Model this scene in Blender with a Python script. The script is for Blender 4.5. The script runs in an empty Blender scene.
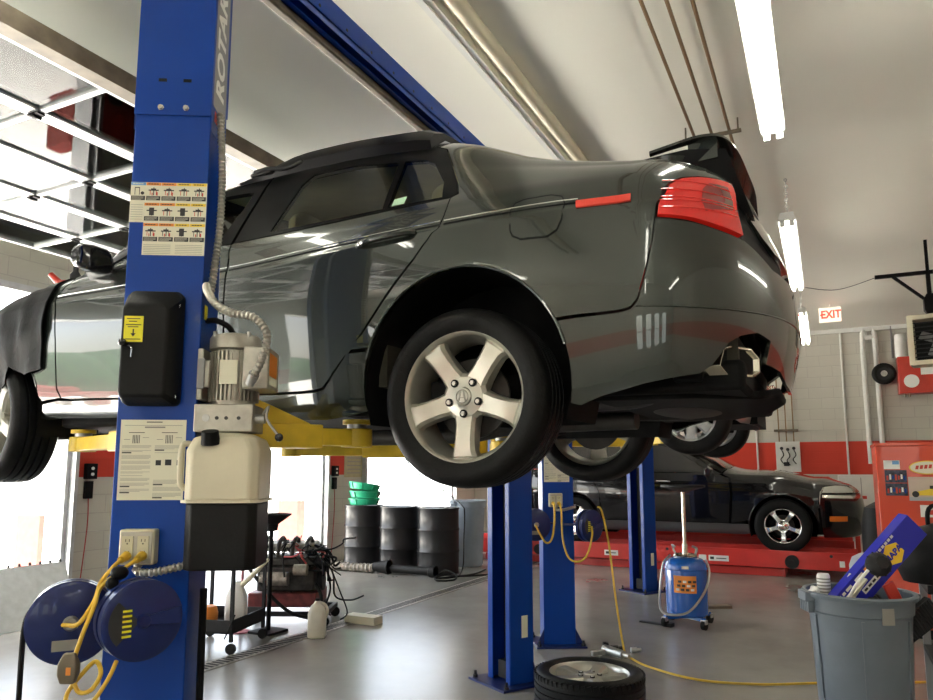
import bpy, bmesh, math, random
import numpy as np
from mathutils import Vector, Matrix, Euler
random.seed(7)
PI=math.pi
C=bpy.context.scene.collection
def R(d): return math.radians(d)
# ------------------------------------------------------------------ materials
def mat(name,col,rough=.5,metal=0.,noise=0.,scale=8.,bump=0.,bscale=40.,coat=0.,emit=None,estr=0.,trans=0.,spec=.5,rvar=0.,alpha=1.):
    m=bpy.data.materials.new(name); m.use_nodes=True
    nt=m.node_tree; b=nt.nodes['Principled BSDF']
    col=tuple(col)[:3]+(1,)
    b.inputs['Base Color'].default_value=col
    b.inputs['Roughness'].default_value=rough; b.inputs['Metallic'].default_value=metal
    b.inputs['Coat Weight'].default_value=coat; b.inputs['Coat Roughness'].default_value=.03
    b.inputs['Specular IOR Level'].default_value=spec
    b.inputs['Transmission Weight'].default_value=trans
    if emit: b.inputs['Emission Color'].default_value=tuple(emit)+(1,); b.inputs['Emission Strength'].default_value=estr
    tc=None
    if noise or bump or rvar:
        tc=nt.nodes.new('ShaderNodeTexCoord')
    if noise or rvar:
        n=nt.nodes.new('ShaderNodeTexNoise'); n.inputs['Scale'].default_value=scale; n.inputs['Detail'].default_value=5
        nt.links.new(tc.outputs['Object'],n.inputs['Vector'])
        if noise:
            r=nt.nodes.new('ShaderNodeValToRGB')
            r.color_ramp.elements[0].position=.3; r.color_ramp.elements[1].position=.72
            r.color_ramp.elements[0].color=tuple(max(0,c*(1-noise)) for c in col[:3])+(1,)
            r.color_ramp.elements[1].color=tuple(min(1,c*(1+noise*.6)) for c in col[:3])+(1,)
            nt.links.new(n.outputs['Fac'],r.inputs['Fac']); nt.links.new(r.outputs['Color'],b.inputs['Base Color'])
        if rvar:
            q=nt.nodes.new('ShaderNodeMapRange'); q.inputs['To Min'].default_value=max(0,rough-rvar); q.inputs['To Max'].default_value=min(1,rough+rvar)
            nt.links.new(n.outputs['Fac'],q.inputs['Value']); nt.links.new(q.outputs['Result'],b.inputs['Roughness'])
    if bump:
        n2=nt.nodes.new('ShaderNodeTexNoise'); n2.inputs['Scale'].default_value=bscale; n2.inputs['Detail'].default_value=3
        nt.links.new(tc.outputs['Object'],n2.inputs['Vector'])
        bp=nt.nodes.new('ShaderNodeBump'); bp.inputs['Strength'].default_value=bump; bp.inputs['Distance'].default_value=.004
        nt.links.new(n2.outputs['Fac'],bp.inputs['Height']); nt.links.new(bp.outputs['Normal'],b.inputs['Normal'])
    return m
def glassmat(name,tint,ior=1.5):
    m=bpy.data.materials.new(name); m.use_nodes=True; nt=m.node_tree
    for n in list(nt.nodes):
        if n.type!='OUTPUT_MATERIAL': nt.nodes.remove(n)
    o=nt.nodes['Material Output']; t=nt.nodes.new('ShaderNodeBsdfTransparent'); t.inputs[0].default_value=tuple(tint)+(1,)
    g=nt.nodes.new('ShaderNodeBsdfGlossy'); g.inputs['Roughness'].default_value=.02
    f=nt.nodes.new('ShaderNodeFresnel'); f.inputs['IOR'].default_value=ior
    mx=nt.nodes.new('ShaderNodeMixShader'); nt.links.new(f.outputs[0],mx.inputs[0]); nt.links.new(t.outputs[0],mx.inputs[1]); nt.links.new(g.outputs[0],mx.inputs[2])
    nt.links.new(mx.outputs[0],o.inputs[0]); return m
M={}
def D(k,*a,**kw): M[k]=mat(k,*a,**kw)
D('paint',(.024,.031,.026),.27,.42,coat=1.,spec=.5)
D('paint_rim',(.50,.49,.43),.32,.75,noise=.08,scale=12)
D('tyre',(.007,.007,.007),.5,noise=.3,scale=30,bump=.3,bscale=120,spec=.16)
D('black',(.005,.005,.0055),.5,spec=.15)
D('frame_black',(.004,.004,.004),.3,spec=.06)
D('tray_black',(.005,.005,.006),.28,spec=.1)
D('cabin',(.05,.047,.035),.7,spec=.2)
D('black_gloss',(.008,.008,.009),.12,coat=.6)
D('black_soft',(.0055,.0055,.0055),.5,noise=.25,scale=20,bump=.2,bscale=90,spec=.2)
D('far_red',(.16,.006,.006),.5)
D('under',(.006,.006,.006),.8,spec=.15,noise=.5,scale=14)
D('muffler',(.03,.027,.024),.55,.5,noise=.4,scale=12)
D('chrome',(.82,.82,.80),.12,1.)
D('chrome_dull',(.62,.58,.48),.25,1.)
D('steel',(.45,.45,.44),.38,.9,noise=.2,scale=30)
D('bolt',(.55,.54,.5),.35,.9)
D('blue',(.003,.046,.29),.34,.0,coat=.08,spec=.2,noise=.1,scale=3,bump=.12,bscale=160,rvar=.06)
D('blue_dark',(.006,.016,.105),.35,coat=.2,spec=.3,noise=.15,scale=9)
D('blue_tank',(.01,.10,.42),.25,coat=.6,noise=.08,scale=10)
D('yellow',(.72,.50,.03),.45,noise=.2,scale=9,bump=.1,bscale=80)
D('yellow_cord',(.66,.42,.03),.5,noise=.15,scale=20)
D('yellow_label',(.80,.72,.02),.5)
D('paper',(.72,.70,.55),.6,noise=.03,scale=4)
D('paper_white',(.80,.80,.76),.6)
D('ink',(.03,.03,.03),.6)
D('ink_grey',(.28,.27,.24),.6)
D('orange',(.75,.25,.03),.5)
D('amber',(.82,.58,.04),.5)
D('label_blue',(.15,.35,.62),.5)
D('red_ink',(.55,.05,.03),.5)
D('alu_motor',(.44,.42,.36),.42,.55,noise=.22,scale=18,bump=.15,bscale=70)
D('tank_white',(.62,.57,.42),.42,noise=.10,scale=7)
D('conduit',(.45,.43,.38),.35,.85)
D('rubber',(.008,.008,.007),.6,spec=.2,noise=.2,scale=30)
D('red',(.55,.035,.018),.4,coat=.3,noise=.12,scale=6)
D('red_rack',(.62,.03,.022),.38,coat=.3,noise=.15,scale=4)
D('orange_red',(.62,.06,.02),.4,coat=.4)
D('white_metal',(.70,.70,.66),.5,noise=.06,scale=6)
D('cream',(.62,.57,.42),.5,noise=.06,scale=6)
D('ceiling',(.78,.77,.69),.75,noise=.04,scale=.6)
D('wood_dark',(.07,.055,.035),.6,noise=.4,scale=12)
D('brown_steel',(.16,.13,.09),.5,.3,noise=.35,scale=9)
D('copper',(.22,.14,.07),.45,.6)
D('alu',(.58,.59,.60),.4,.7,noise=.12,scale=14)
D('alu_frame',(.62,.63,.64),.45,.35,noise=.05,scale=10)
D('outlet',(.55,.52,.36),.5)
D('drum',(.010,.010,.011),.36,coat=.1,noise=.2,scale=4,spec=.35)
D('sticker_green',(.45,.7,.5),.5)
D('window_pane',(.8,.85,.9),.5)
D('green',(.02,.38,.20),.4)
D('bin_grey',(.13,.158,.185),.42,noise=.12,scale=7,rvar=.08)
D('bin_light',(.34,.40,.46),.45,noise=.1,scale=7)
D('jug',(.62,.58,.46),.35,noise=.1,scale=9)
D('beige',(.42,.38,.22),.7,noise=.1,scale=10)
D('seat',(.52,.47,.25),.55,noise=.1,scale=7)
D('blue_cloth',(.02,.16,.42),.5)
D('suv_paint',(.004,.004,.005),.15,.0,coat=.7,spec=.3)
D('suv_clad',(.045,.048,.052),.5)
D('silver_paint',(.35,.36,.37),.3,.6,coat=1.)
D('headlamp',(.55,.56,.50),.15,.3,coat=1.)
D('napa_blue',(.015,.02,.42),.4,coat=.3)
D('napa_yellow',(.85,.55,.03),.5)
D('darkgrey',(.020,.020,.021),.6,spec=.25,noise=.3,scale=9)
D('grey',(.25,.25,.25),.5)
D('light_grey',(.42,.45,.47),.55,noise=.1,scale=8)
D('skin_pink',(.45,.12,.16),.6,noise=.4,scale=16)
D('iron',(.05,.045,.04),.5,.6,noise=.5,scale=22,bump=.4,bscale=60)
D('iron_red',(.16,.03,.03),.5,.3,noise=.5,scale=16)
D('iron_light',(.34,.31,.27),.45,.6,noise=.4,scale=24)
D('tube_light',(1,1,.95),.5,emit=(1.,.97,.86),estr=9.)
D('exit_red',(.8,.03,.02),.5,emit=(1,.06,.03),estr=.9)
D('exit_face',(.82,.76,.62),.5,emit=(1.,.86,.68),estr=.35)
D('lamp_red',(.62,.012,.01),.08,coat=1.,emit=(1,.03,.015),estr=.06)
D('lamp_dark',(.25,.012,.012),.1,coat=1.)
D('refl_red',(.75,.05,.03),.25,coat=.8)
D('lamp_clear',(.45,.5,.45),.08,coat=1.)
D('amber_lamp',(.8,.2,.02),.2,coat=1.)
D('brick_out',(.16,.028,.020),.8,noise=.25,scale=9)
D('ground_out',(.62,.61,.58),.9,noise=.08,scale=1.)
D('hedge',(.012,.042,.012),.9,noise=.6,scale=3)
D('wire_red',(.4,.04,.04),.5)
D('photo_dark',(.05,.05,.09),.4,noise=.9,scale=30)
D('photo_sky',(.60,.48,.40),.5,noise=.1,scale=8)
M['glass']=glassmat('tinted_glass',(.66,.69,.58))
M['glass_clear']=glassmat('door_glass',(.86,.89,.88),1.18)
# ------------------------------------------------------------------ mesh builder
def fr(d):
    d=Vector(d).normalized(); t=Vector((0,0,1)) if abs(d.z)<.95 else Vector((1,0,0))
    a=d.cross(t).normalized(); return a, a.cross(d).normalized()*-1, d
def smoothpath(p,n=6,closed=False):
    p=[Vector(q) for q in p]; out=[]; N=len(p)
    rng=range(N if closed else N-1)
    for i in rng:
        if closed: a,b,c,d=p[(i-1)%N],p[i],p[(i+1)%N],p[(i+2)%N]
        else: a,b,c,d=p[max(i-1,0)],p[i],p[i+1],p[min(i+2,N-1)]
        for k in range(n):
            t=k/n
            out.append(.5*((2*b)+(c-a)*t+(2*a-5*b+4*c-d)*t*t+(3*b-a-3*c+d)*t**3))
    if not closed: out.append(p[-1])
    return out
class MB:
    def __init__(s): s.v=[]; s.f=[]; s.mi=[]; s.m=0; s.M=Matrix()
    def add(s,vs,fs):
        o=len(s.v); s.v+=[tuple(s.M@Vector(q)) for q in vs]
        s.f+=[tuple(o+i for i in f) for f in fs]; s.mi+=[s.m]*len(fs); return s
    def at(s,M): s.M=M; return s
    def mat(s,i): s.m=i; return s
    def box(s,x0,x1,y0,y1,z0,z1):
        vs=[(x,y,z) for x in (x0,x1) for y in (y0,y1) for z in (z0,z1)]
        return s.add(vs,[(0,1,3,2),(4,6,7,5),(0,4,5,1),(2,3,7,6),(0,2,6,4),(1,5,7,3)])
    def cbox(s,c,d): return s.box(c[0]-d[0]/2,c[0]+d[0]/2,c[1]-d[1]/2,c[1]+d[1]/2,c[2]-d[2]/2,c[2]+d[2]/2)
    def bar(s,p0,p1,w,h,up=(0,0,1)):
        p0=Vector(p0);p1=Vector(p1);d=(p1-p0).normalized();u=Vector(up)
        a=d.cross(u)
        if a.length<1e-4: a=d.cross(Vector((1,0,0)))
        a.normalize(); b=a.cross(d)
        vs=[p+a*(i*w/2)+b*(j*h/2) for p in (p0,p1) for i,j in ((-1,-1),(1,-1),(1,1),(-1,1))]
        return s.add(vs,[(3,2,1,0),(4,5,6,7),(0,1,5,4),(1,2,6,5),(2,3,7,6),(3,0,4,7)])
    def cyl(s,p0,p1,r0,r1=None,n=20,caps=True):
        r1=r0 if r1 is None else r1
        p0=Vector(p0);p1=Vector(p1);a,b,d=fr(p1-p0)
        vs=[p+(a*math.cos(2*PI*k/n)+b*math.sin(2*PI*k/n))*r for p,r in ((p0,r0),(p1,r1)) for k in range(n)]
        fs=[(k,(k+1)%n,n+(k+1)%n,n+k) for k in range(n)]
        if caps: fs+=[tuple(range(n-1,-1,-1)),tuple(range(n,2*n))]
        return s.add(vs,fs)
    def lathe(s,prof,o=(0,0,0),ax=(0,0,1),n=32,closed=False,a0=0,a1=2*PI):
        o=Vector(o);a,b,d=fr(ax); full=abs(a1-a0-2*PI)<1e-6; nn=n if full else n+1
        vs=[];P=len(prof)
        for k in range(nn):
            t=a0+(a1-a0)*k/n; e=a*math.cos(t)+b*math.sin(t)
            vs+=[o+e*r+d*h for r,h in prof]
        fs=[]
        for k in range(n):
            k2=(k+1)%nn
            for i in range(P if closed else P-1):
                j=(i+1)%P
                fs.append((k*P+i,k2*P+i,k2*P+j,k*P+j))
        return s.add(vs,fs)
    def tube(s,pts,r,n=8,sm=6,closed=False,caps=True):
        p=smoothpath(pts,sm,closed) if sm else [Vector(q) for q in pts]
        N=len(p); a=None; vs=[]
        for i in range(N):
            if closed: d=(p[(i+1)%N]-p[i-1])
            else: d=p[min(i+1,N-1)]-p[max(i-1,0)]
            if d.length<1e-9: d=Vector((0,0,1))
            d.normalize()
            if a is None: a=fr(d)[0]
            a=(a-d*a.dot(d))
            if a.length<1e-6: a=fr(d)[0]
            a.normalize(); b=d.cross(a)
            rr=r(i/(N-1)) if callable(r) else r
            vs+=[p[i]+(a*math.cos(2*PI*k/n)+b*math.sin(2*PI*k/n))*rr for k in range(n)]
        fs=[(i*n+k,i*n+(k+1)%n,((i+1)%N)*n+(k+1)%n,((i+1)%N)*n+k) for i in range(N if closed else N-1) for k in range(n)]
        if caps and not closed: fs+=[tuple(range(n-1,-1,-1)),tuple(range((N-1)*n,N*n))]
        return s.add(vs,fs)
    def torus(s,o,ax,R_,r,n=32,m=10):
        return s.lathe([(R_+r*math.cos(2*PI*i/m),r*math.sin(2*PI*i/m)) for i in range(m)],o,ax,n,closed=True)
    def sph(s,o,r,n=16,m=10,sc=(1,1,1)):
        vs=[];fs=[];o=Vector(o)
        for j in range(m+1):
            t=PI*j/m
            for k in range(n): vs.append(o+Vector((math.sin(t)*math.cos(2*PI*k/n)*sc[0],math.sin(t)*math.sin(2*PI*k/n)*sc[1],math.cos(t)*sc[2]))*r)
        for j in range(m):
            for k in range(n): fs.append((j*n+k,(j+1)*n+k,(j+1)*n+(k+1)%n,j*n+(k+1)%n))
        return s.add(vs,fs)
    def prism(s,poly,o,ex,ey,depth):
        # polygon in plane (ex,ey) at o, extruded along ex x ey by depth
        o=Vector(o);ex=Vector(ex);ey=Vector(ey);n=ex.cross(ey).normalized(); k=len(poly)
        vs=[o+ex*x+ey*y for x,y in poly]+[o+ex*x+ey*y+n*depth for x,y in poly]
        return s.add(vs,[tuple(range(k-1,-1,-1)),tuple(range(k,2*k))]+[(i,(i+1)%k,k+(i+1)%k,k+i) for i in range(k)])
    def loft(s,rings,caps=True,closed=True):
        n=len(rings[0]);vs=[q for r in rings for q in r];fs=[]
        for i in range(len(rings)-1):
            for k in range(n if closed else n-1): fs.append((i*n+k,i*n+(k+1)%n,(i+1)*n+(k+1)%n,(i+1)*n+k))
        if caps: fs+=[tuple(range(n-1,-1,-1)),tuple(range((len(rings)-1)*n,len(rings)*n))]
        return s.add(vs,fs)
    def build(s,name,mt,parent=None,world=False,ang=35,bevel=0,label=None,seg=2,fix=True):
        me=bpy.data.meshes.new(name); vs=s.v
        if world and parent is not None:
            I=Matrix.LocRotScale(parent.location,parent.rotation_euler,None).inverted(); vs=[tuple(I@Vector(q)) for q in vs]
        me.from_pydata(vs,[],s.f)
        for q in (mt if isinstance(mt,(list,tuple)) else [mt]): me.materials.append(M[q] if isinstance(q,str) else q)
        me.polygons.foreach_set('material_index',s.mi)
        if fix:
            bm=bmesh.new(); bm.from_mesh(me); bmesh.ops.remove_doubles(bm,verts=bm.verts,dist=1e-5); bmesh.ops.recalc_face_normals(bm,faces=bm.faces); bm.to_mesh(me); bm.free()
        me.polygons.foreach_set('use_smooth',[True]*len(me.polygons))
        me.set_sharp_from_angle(angle=R(ang)); me.update()
        o=bpy.data.objects.new(name,me); C.objects.link(o)
        if parent is not None: o.parent=parent
        if bevel:
            b=o.modifiers.new('bevel','BEVEL'); b.width=bevel; b.segments=seg; b.limit_method='ANGLE'; b.angle_limit=R(40); b.harden_normals=False
        if label: o['label']=label
        return o
    def solo(s,name,mt,label,cat,loc=(0,0,0),rz=0,group=None,kind=None,**kw):
        # one-mesh thing; vertices given in world coordinates, origin moved to loc
        L=Vector(loc); s.v=[tuple(Vector(q)-L) for q in s.v]
        o=s.build(name,mt,None,**kw); o.location=L; tag(o,label,cat,group,kind); return o
def tag(o,label=None,cat=None,group=None,kind=None):
    if label: o['label']=label
    if cat: o['category']=cat
    if group: o['group']=group
    if kind: o['kind']=kind
    return o
def thing(name,label,cat,loc=(0,0,0),rz=0,group=None,rot=None):
    o=bpy.data.objects.new(name,None); o.empty_display_size=.1; C.objects.link(o)
    o.location=loc; o.rotation_euler=rot if rot else (0,0,rz)
    return tag(o,label,cat,group)
def copy_tree(o,parent=None,loc=None,rz=None,label=None,group=None,rot=None):
    c=o.copy(); C.objects.link(c)
    if parent: c.parent=parent
    if loc is not None: c.location=loc
    if rz is not None: c.rotation_euler=(0,0,rz)
    if rot is not None: c.rotation_euler=rot
    if label: c['label']=label
    if group: c['group']=group
    for ch in list(o.children): copy_tree(ch,c)
    return c
def struct(name,mb,mt,parent=None,**kw):
    o=mb.build(name,mt,parent,**kw); o['kind']='structure'; return o
def text(s,size,name,mt,parent,o,ex,ey,depth=.001,align='CENTER',bold=0.,world=True,sx=1.):
    cu=bpy.data.curves.new(name,'FONT'); cu.body=s; cu.size=size; cu.extrude=depth/2; cu.align_x=align; cu.align_y='CENTER'; cu.offset=bold; cu.resolution_u=3
    t=bpy.data.objects.new('tmp',cu); C.objects.link(t); dg=bpy.context.evaluated_depsgraph_get()
    me=bpy.data.meshes.new_from_object(t.evaluated_get(dg)); bpy.data.objects.remove(t); me.name=name
    ex=Vector(ex).normalized();ey=Vector(ey).normalized();n=ex.cross(ey);o=Vector(o)
    I=Matrix.LocRotScale(parent.location,parent.rotation_euler,None).inverted() if world and parent is not None else Matrix()
    for v in me.vertices: v.co=I@(o+ex*v.co.x*sx+ey*v.co.y+n*v.co.z)
    me.materials.clear(); me.materials.append(M[mt])
    ob=bpy.data.objects.new(name,me); C.objects.link(ob)
    if parent is not None: ob.parent=parent
    return ob
def TR(loc,rz=0,rx=0,ry=0): return Matrix.Translation(loc)@Matrix.Rotation(rz,4,'Z')@Matrix.Rotation(ry,4,'Y')@Matrix.Rotation(rx,4,'X')
# ------------------------------------------------------------------ camera
YAW=.461; CAMZ=1.391; FPX=717.4; PITCH=math.atan((470.2-377.9)/FPX)
cd=bpy.data.cameras.new('camera'); cam=bpy.data.objects.new('camera',cd); C.objects.link(cam)
cam.location=(0,0,CAMZ); cam.rotation_euler=(PI/2+PITCH,0,YAW)
cd.sensor_width=36; cd.sensor_fit='HORIZONTAL'; cd.lens=FPX/933*36; cd.shift_y=27.9/933; cd.clip_start=.05; cd.clip_end=300
bpy.context.scene.camera=cam
# ------------------------------------------------------------------ the setting
UW,VW,ZC=-6.85,14.2,3.88
def wallmat(name,axis):
    m=bpy.data.materials.new(name); m.use_nodes=True; nt=m.node_tree; b=nt.nodes['Principled BSDF']; b.inputs['Roughness'].default_value=.55
    tc=nt.nodes.new('ShaderNodeTexCoord'); sx=nt.nodes.new('ShaderNodeSeparateXYZ'); nt.links.new(tc.outputs['Object'],sx.inputs[0])
    cx=nt.nodes.new('ShaderNodeCombineXYZ'); nt.links.new(sx.outputs[axis],cx.inputs[0]); nt.links.new(sx.outputs[2],cx.inputs[1])
    br=nt.nodes.new('ShaderNodeTexBrick'); br.inputs['Scale'].default_value=1.; br.inputs['Brick Width'].default_value=.4; br.inputs['Row Height'].default_value=.19
    br.inputs['Mortar Size'].default_value=.006; br.inputs['Mortar Smooth'].default_value=.4
    for k,c in (('Color1',(.50,.48,.415)),('Color2',(.52,.50,.435)),('Mortar',(.43,.41,.36))): br.inputs[k].default_value=c+(1,)
    nt.links.new(cx.outputs[0],br.inputs['Vector'])
    g1=nt.nodes.new('ShaderNodeMath'); g1.operation='GREATER_THAN'; g1.inputs[1].default_value=1.32; nt.links.new(sx.outputs[2],g1.inputs[0])
    g2=nt.nodes.new('ShaderNodeMath'); g2.operation='LESS_THAN'; g2.inputs[1].default_value=1.89; nt.links.new(sx.outputs[2],g2.inputs[0])
    mu=nt.nodes.new('ShaderNodeMath'); mu.operation='MULTIPLY'; nt.links.new(g1.outputs[0],mu.inputs[0]); nt.links.new(g2.outputs[0],mu.inputs[1])
    mx=nt.nodes.new('ShaderNodeMix'); mx.data_type='RGBA'; mx.inputs['B'].default_value=(.58,.035,.012,1); nt.links.new(mu.outputs[0],mx.inputs['Factor'])
    nt.links.new(br.outputs['Color'],mx.inputs['A']); nt.links.new(mx.outputs['Result'],b.inputs['Base Color'])
    bp=nt.nodes.new('ShaderNodeBump'); bp.inputs['Strength'].default_value=.4; bp.inputs['Distance'].default_value=.006; bp.invert=True
    nt.links.new(br.outputs['Fac'],bp.inputs['Height']); nt.links.new(bp.outputs['Normal'],b.inputs['Normal'])
    M[name]=m
wallmat('wall_x',0); wallmat('wall_y',1)
def floormat():
    m=bpy.data.materials.new('concrete'); m.use_nodes=True; nt=m.node_tree; b=nt.nodes['Principled BSDF']
    tc=nt.nodes.new('ShaderNodeTexCoord')
    def noise(s,d=6,rough=.6):
        n=nt.nodes.new('ShaderNodeTexNoise'); n.inputs['Scale'].default_value=s; n.inputs['Detail'].default_value=d; n.inputs['Roughness'].default_value=rough
        nt.links.new(tc.outputs['Object'],n.inputs['Vector']); return n
    n1=noise(.9); n2=noise(5.,8,.7)
    ad=nt.nodes.new('ShaderNodeMath'); ad.operation='MULTIPLY_ADD'; ad.inputs[1].default_value=.34; nt.links.new(n2.outputs[0],ad.inputs[0]); nt.links.new(n1.outputs[0],ad.inputs[2])
    r=nt.nodes.new('ShaderNodeValToRGB'); e=r.color_ramp.elements; e[0].position=.42; e[0].color=(.205,.197,.172,1); e[1].position=.85; e[1].color=(.285,.275,.245,1)
    nt.links.new(ad.outputs[0],r.inputs['Fac']); 
    # oil spots
    v=noise(2.3,3,.5); r2=nt.nodes.new('ShaderNodeValToRGB'); e=r2.color_ramp.elements; e[0].position=.70; e[0].color=(1,1,1,1); e[1].position=.80; e[1].color=(.88,.87,.85,1)
    nt.links.new(v.outputs[0],r2.inputs['Fac'])
    mx=nt.nodes.new('ShaderNodeMix'); mx.data_type='RGBA'; mx.blend_type='MULTIPLY'; mx.inputs['Factor'].default_value=1
    nt.links.new(r.outputs[0],mx.inputs['A']); nt.links.new(r2.outputs[0],mx.inputs['B']); nt.links.new(mx.outputs['Result'],b.inputs['Base Color'])
    q=nt.nodes.new('ShaderNodeMapRange'); q.inputs['To Min'].default_value=.16; q.inputs['To Max'].default_value=.32; nt.links.new(n1.outputs[0],q.inputs['Value']); nt.links.new(q.outputs[0],b.inputs['Roughness'])
    bp=nt.nodes.new('ShaderNodeBump'); bp.inputs['Strength'].default_value=.06; bp.inputs['Distance'].default_value=.01; nt.links.new(n1.outputs[0],bp.inputs['Height']); nt.links.new(bp.outputs[0],b.inputs['Normal'])
    b.inputs['Specular IOR Level'].default_value=.6
    M['concrete']=m
floormat()
struct('floor',MB().box(UW-.25,5.2,-6.2,VW+.25,-.15,0),'concrete')
struct('ceiling',MB().box(UW-.25,5.2,-6.2,VW+.25,ZC,ZC+.15),'ceiling')
struct('wall_back',MB().box(UW-.25,5.2,VW,VW+.25,0,ZC),'wall_x')
struct('wall_right',MB().box(5.0,5.2,-6.2,VW,0,ZC),'wall_y')
wf=MB(); wf.box(UW-.25,5.0,-6.2,-6.0,0,1.0); wf.box(UW-.25,5.0,-6.2,-6.0,2.5,ZC)
WIN=[(-1.6,-.7),(-.2,.7),(1.2,2.1),(2.6,3.5)]
we=[UW-.25]+[q for o in WIN for q in o]+[5.0]
for i in range(0,len(we),2): wf.box(we[i],we[i+1],-6.2,-6.0,1.0,2.5)
struct('wall_front',wf,'wall_x')
for i,(x0,x1) in enumerate(WIN):
    wn=MB(); 
    for a in ((x0,x0+.05,1.0,2.5),(x1-.05,x1,1.0,2.5),(x0+.05,x1-.05,1.0,1.05),(x0+.05,x1-.05,2.45,2.5),(x0+.05,x1-.05,1.73,1.77)): wn.box(a[0],a[1],-6.13,-6.07,a[2],a[3])
    wo=struct(f'window_{i+1}',wn,'white_metal'); g_=MB().box(x0+.05,x1-.05,-6.103,-6.098,1.05,2.45).build('window_pane','glass_clear',wo); g_['kind']='structure'
OPEN=[(-6.0,-3.5),(-2.52,.63),(1.6,4.75),(5.73,8.88),(9.94,13.11)]
wl=MB(); HZ=3.15
ed=[-6.0]+[q for o in OPEN for q in o]+[VW]
for i in range(0,len(ed),2):
    if ed[i+1]-ed[i]>.01: wl.box(UW-.25,UW,ed[i],ed[i+1],0,HZ)
wl.box(UW-.25,UW,-6.0,VW,HZ,ZC)
struct('wall_left',wl,'wall_y')
# overhead sectional doors standing open under the ceiling
ZD=3.42
for i,(v0,v1) in enumerate(OPEN[1:]):
    d=bpy.data.objects.new(f'door_{i+1}',None); C.objects.link(d); d['kind']='structure'
    fm=MB(); gm=MB(); bm_=MB(); hm=MB(); tm=MB()
    U0,U1=-6.45,-3.32; ns=5; nl=4; t=.045
    du=(U1-U0)/ns; dv=(v1-v0)/nl
    for k in range(ns):
        a,b_=U0+k*du+.004,U0+(k+1)*du-.004
        for (x0,x1) in ((a,a+.05),(b_-.05,b_)): fm.box(x0,x1,v0,v1,ZD,ZD+t)
        for j in range(nl+1):
            c=v0+j*dv; w=.035 if 0<j<nl else .06
            c=min(max(c,v0+w/2),v1-w/2); fm.box(a+.05,b_-.05,c-w/2,c+w/2,ZD,ZD+t)
        for j in range(nl): gm.box(a+.05,b_-.05,v0+j*dv+.017,v0+(j+1)*dv-.017,ZD+.015,ZD+.022)
        if k:
            u=U0+k*du
            for j in range(nl+1):
                c=min(max(v0+j*dv,v0+.04),v1-.04); hm.box(u-.045,u+.045,c-.025,c+.025,ZD-.012,ZD-.001); hm.cyl((u,c-.03,ZD-.014),(u,c+.03,ZD-.014),.011,n=8)
            bm_.box(u-.004,u+.004,v0,v1,ZD+.002,ZD+.02)
    for o,n,mt in ((fm,'door_frame','alu_frame'),(gm,'door_glass','glass_clear'),(hm,'door_hinge','black'),(bm_,'door_seal','black')):
        q=o.build(n,mt,d); q['kind']='structure'
    q=MB().box(U1+.002,U1+.10,v0-.25,v1+.25,ZD-.02,ZD+.08).build('door_brace','brown_steel',d); q['kind']='structure'
    for v in (v0-.05,v1+.05):
        tm.box(U0-.02,U1,v-.02,v+.02,ZD-.01,ZD+.05)
        tm.tube([(UW+.06,v,2.75),(UW+.07,v,3.05),(UW+.2,v,3.36),(U0,v,ZD+.02)],.022,8)
    q=tm.build('door_track','alu',d); q['kind']='structure'
    jm=MB()
    for s,v in ((1,v0),(-1,v1)):
        jm.box(UW-.26,UW+.02,v-.035,v+.035,0,HZ); jm.box(UW+.02,UW+.10,v-s*.03-.02,v-s*.03+.02,.02,2.75)
    jm.box(UW-.26,UW+.02,v0,v1,HZ-.05,HZ+.02)
    q=jm.build('door_jamb','alu',d); q['kind']='structure'
struct('trim_1',MB().box(UW,5.0,VW-.04,VW,ZC-.07,ZC),'white_metal')
# trench drain in the floor
dr=MB(); dr.m=0; dr.box(-4.12,-3.95,2.2,13.5,0,.004)
dr.m=1
for k in range(226):
    v=2.25+k*.05
    if 3.2<v<13.2: dr.box(-4.09,-3.98,v,v+.024,.004,.006)
struct('trim_2',dr,['iron_light','black'],fix=False)
struct('baseboard_back',MB().box(UW,5,VW-.012,VW,0,.1),'grey')
# outdoors
struct('ground',MB().box(-80,UW-.25,-60,60,-.3,-.03),'ground_out')
hg=MB()
random.seed(3)
for k in range(18):
    v=-32+k*1.7; hg.sph((-27+random.uniform(-1,1),v,1.3+random.uniform(-.3,.4)),1.9+random.uniform(-.3,.5),12,8)
struct('hedge',hg,'hedge')
rc=MB(); rc.box(-20.2,-18.4,-9.5,-5,.35,.95); rc.box(-20.1,-18.5,-8.6,-6,.95,1.45)
for v in (-8.7,-5.9): rc.cyl((-18.35,v,.32),(-18.6,v,.32),.32)
tag(rc.solo('parked_car','far_red','red car parked on the forecourt outside the doors','car',loc=(-19,-7,0),bevel=.12))
for v in (6.35,11.65):
    b=MB().box(-10.0,-9.5,v-.12,v+.12,-.03,.78).solo('brick_pillar','brick_out','low red brick pillar outside, seen through the doorway '+('left of the power column' if v<8 else 'behind the black service cart'),'pillar',loc=(-9.75,v,-.03))
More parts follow.
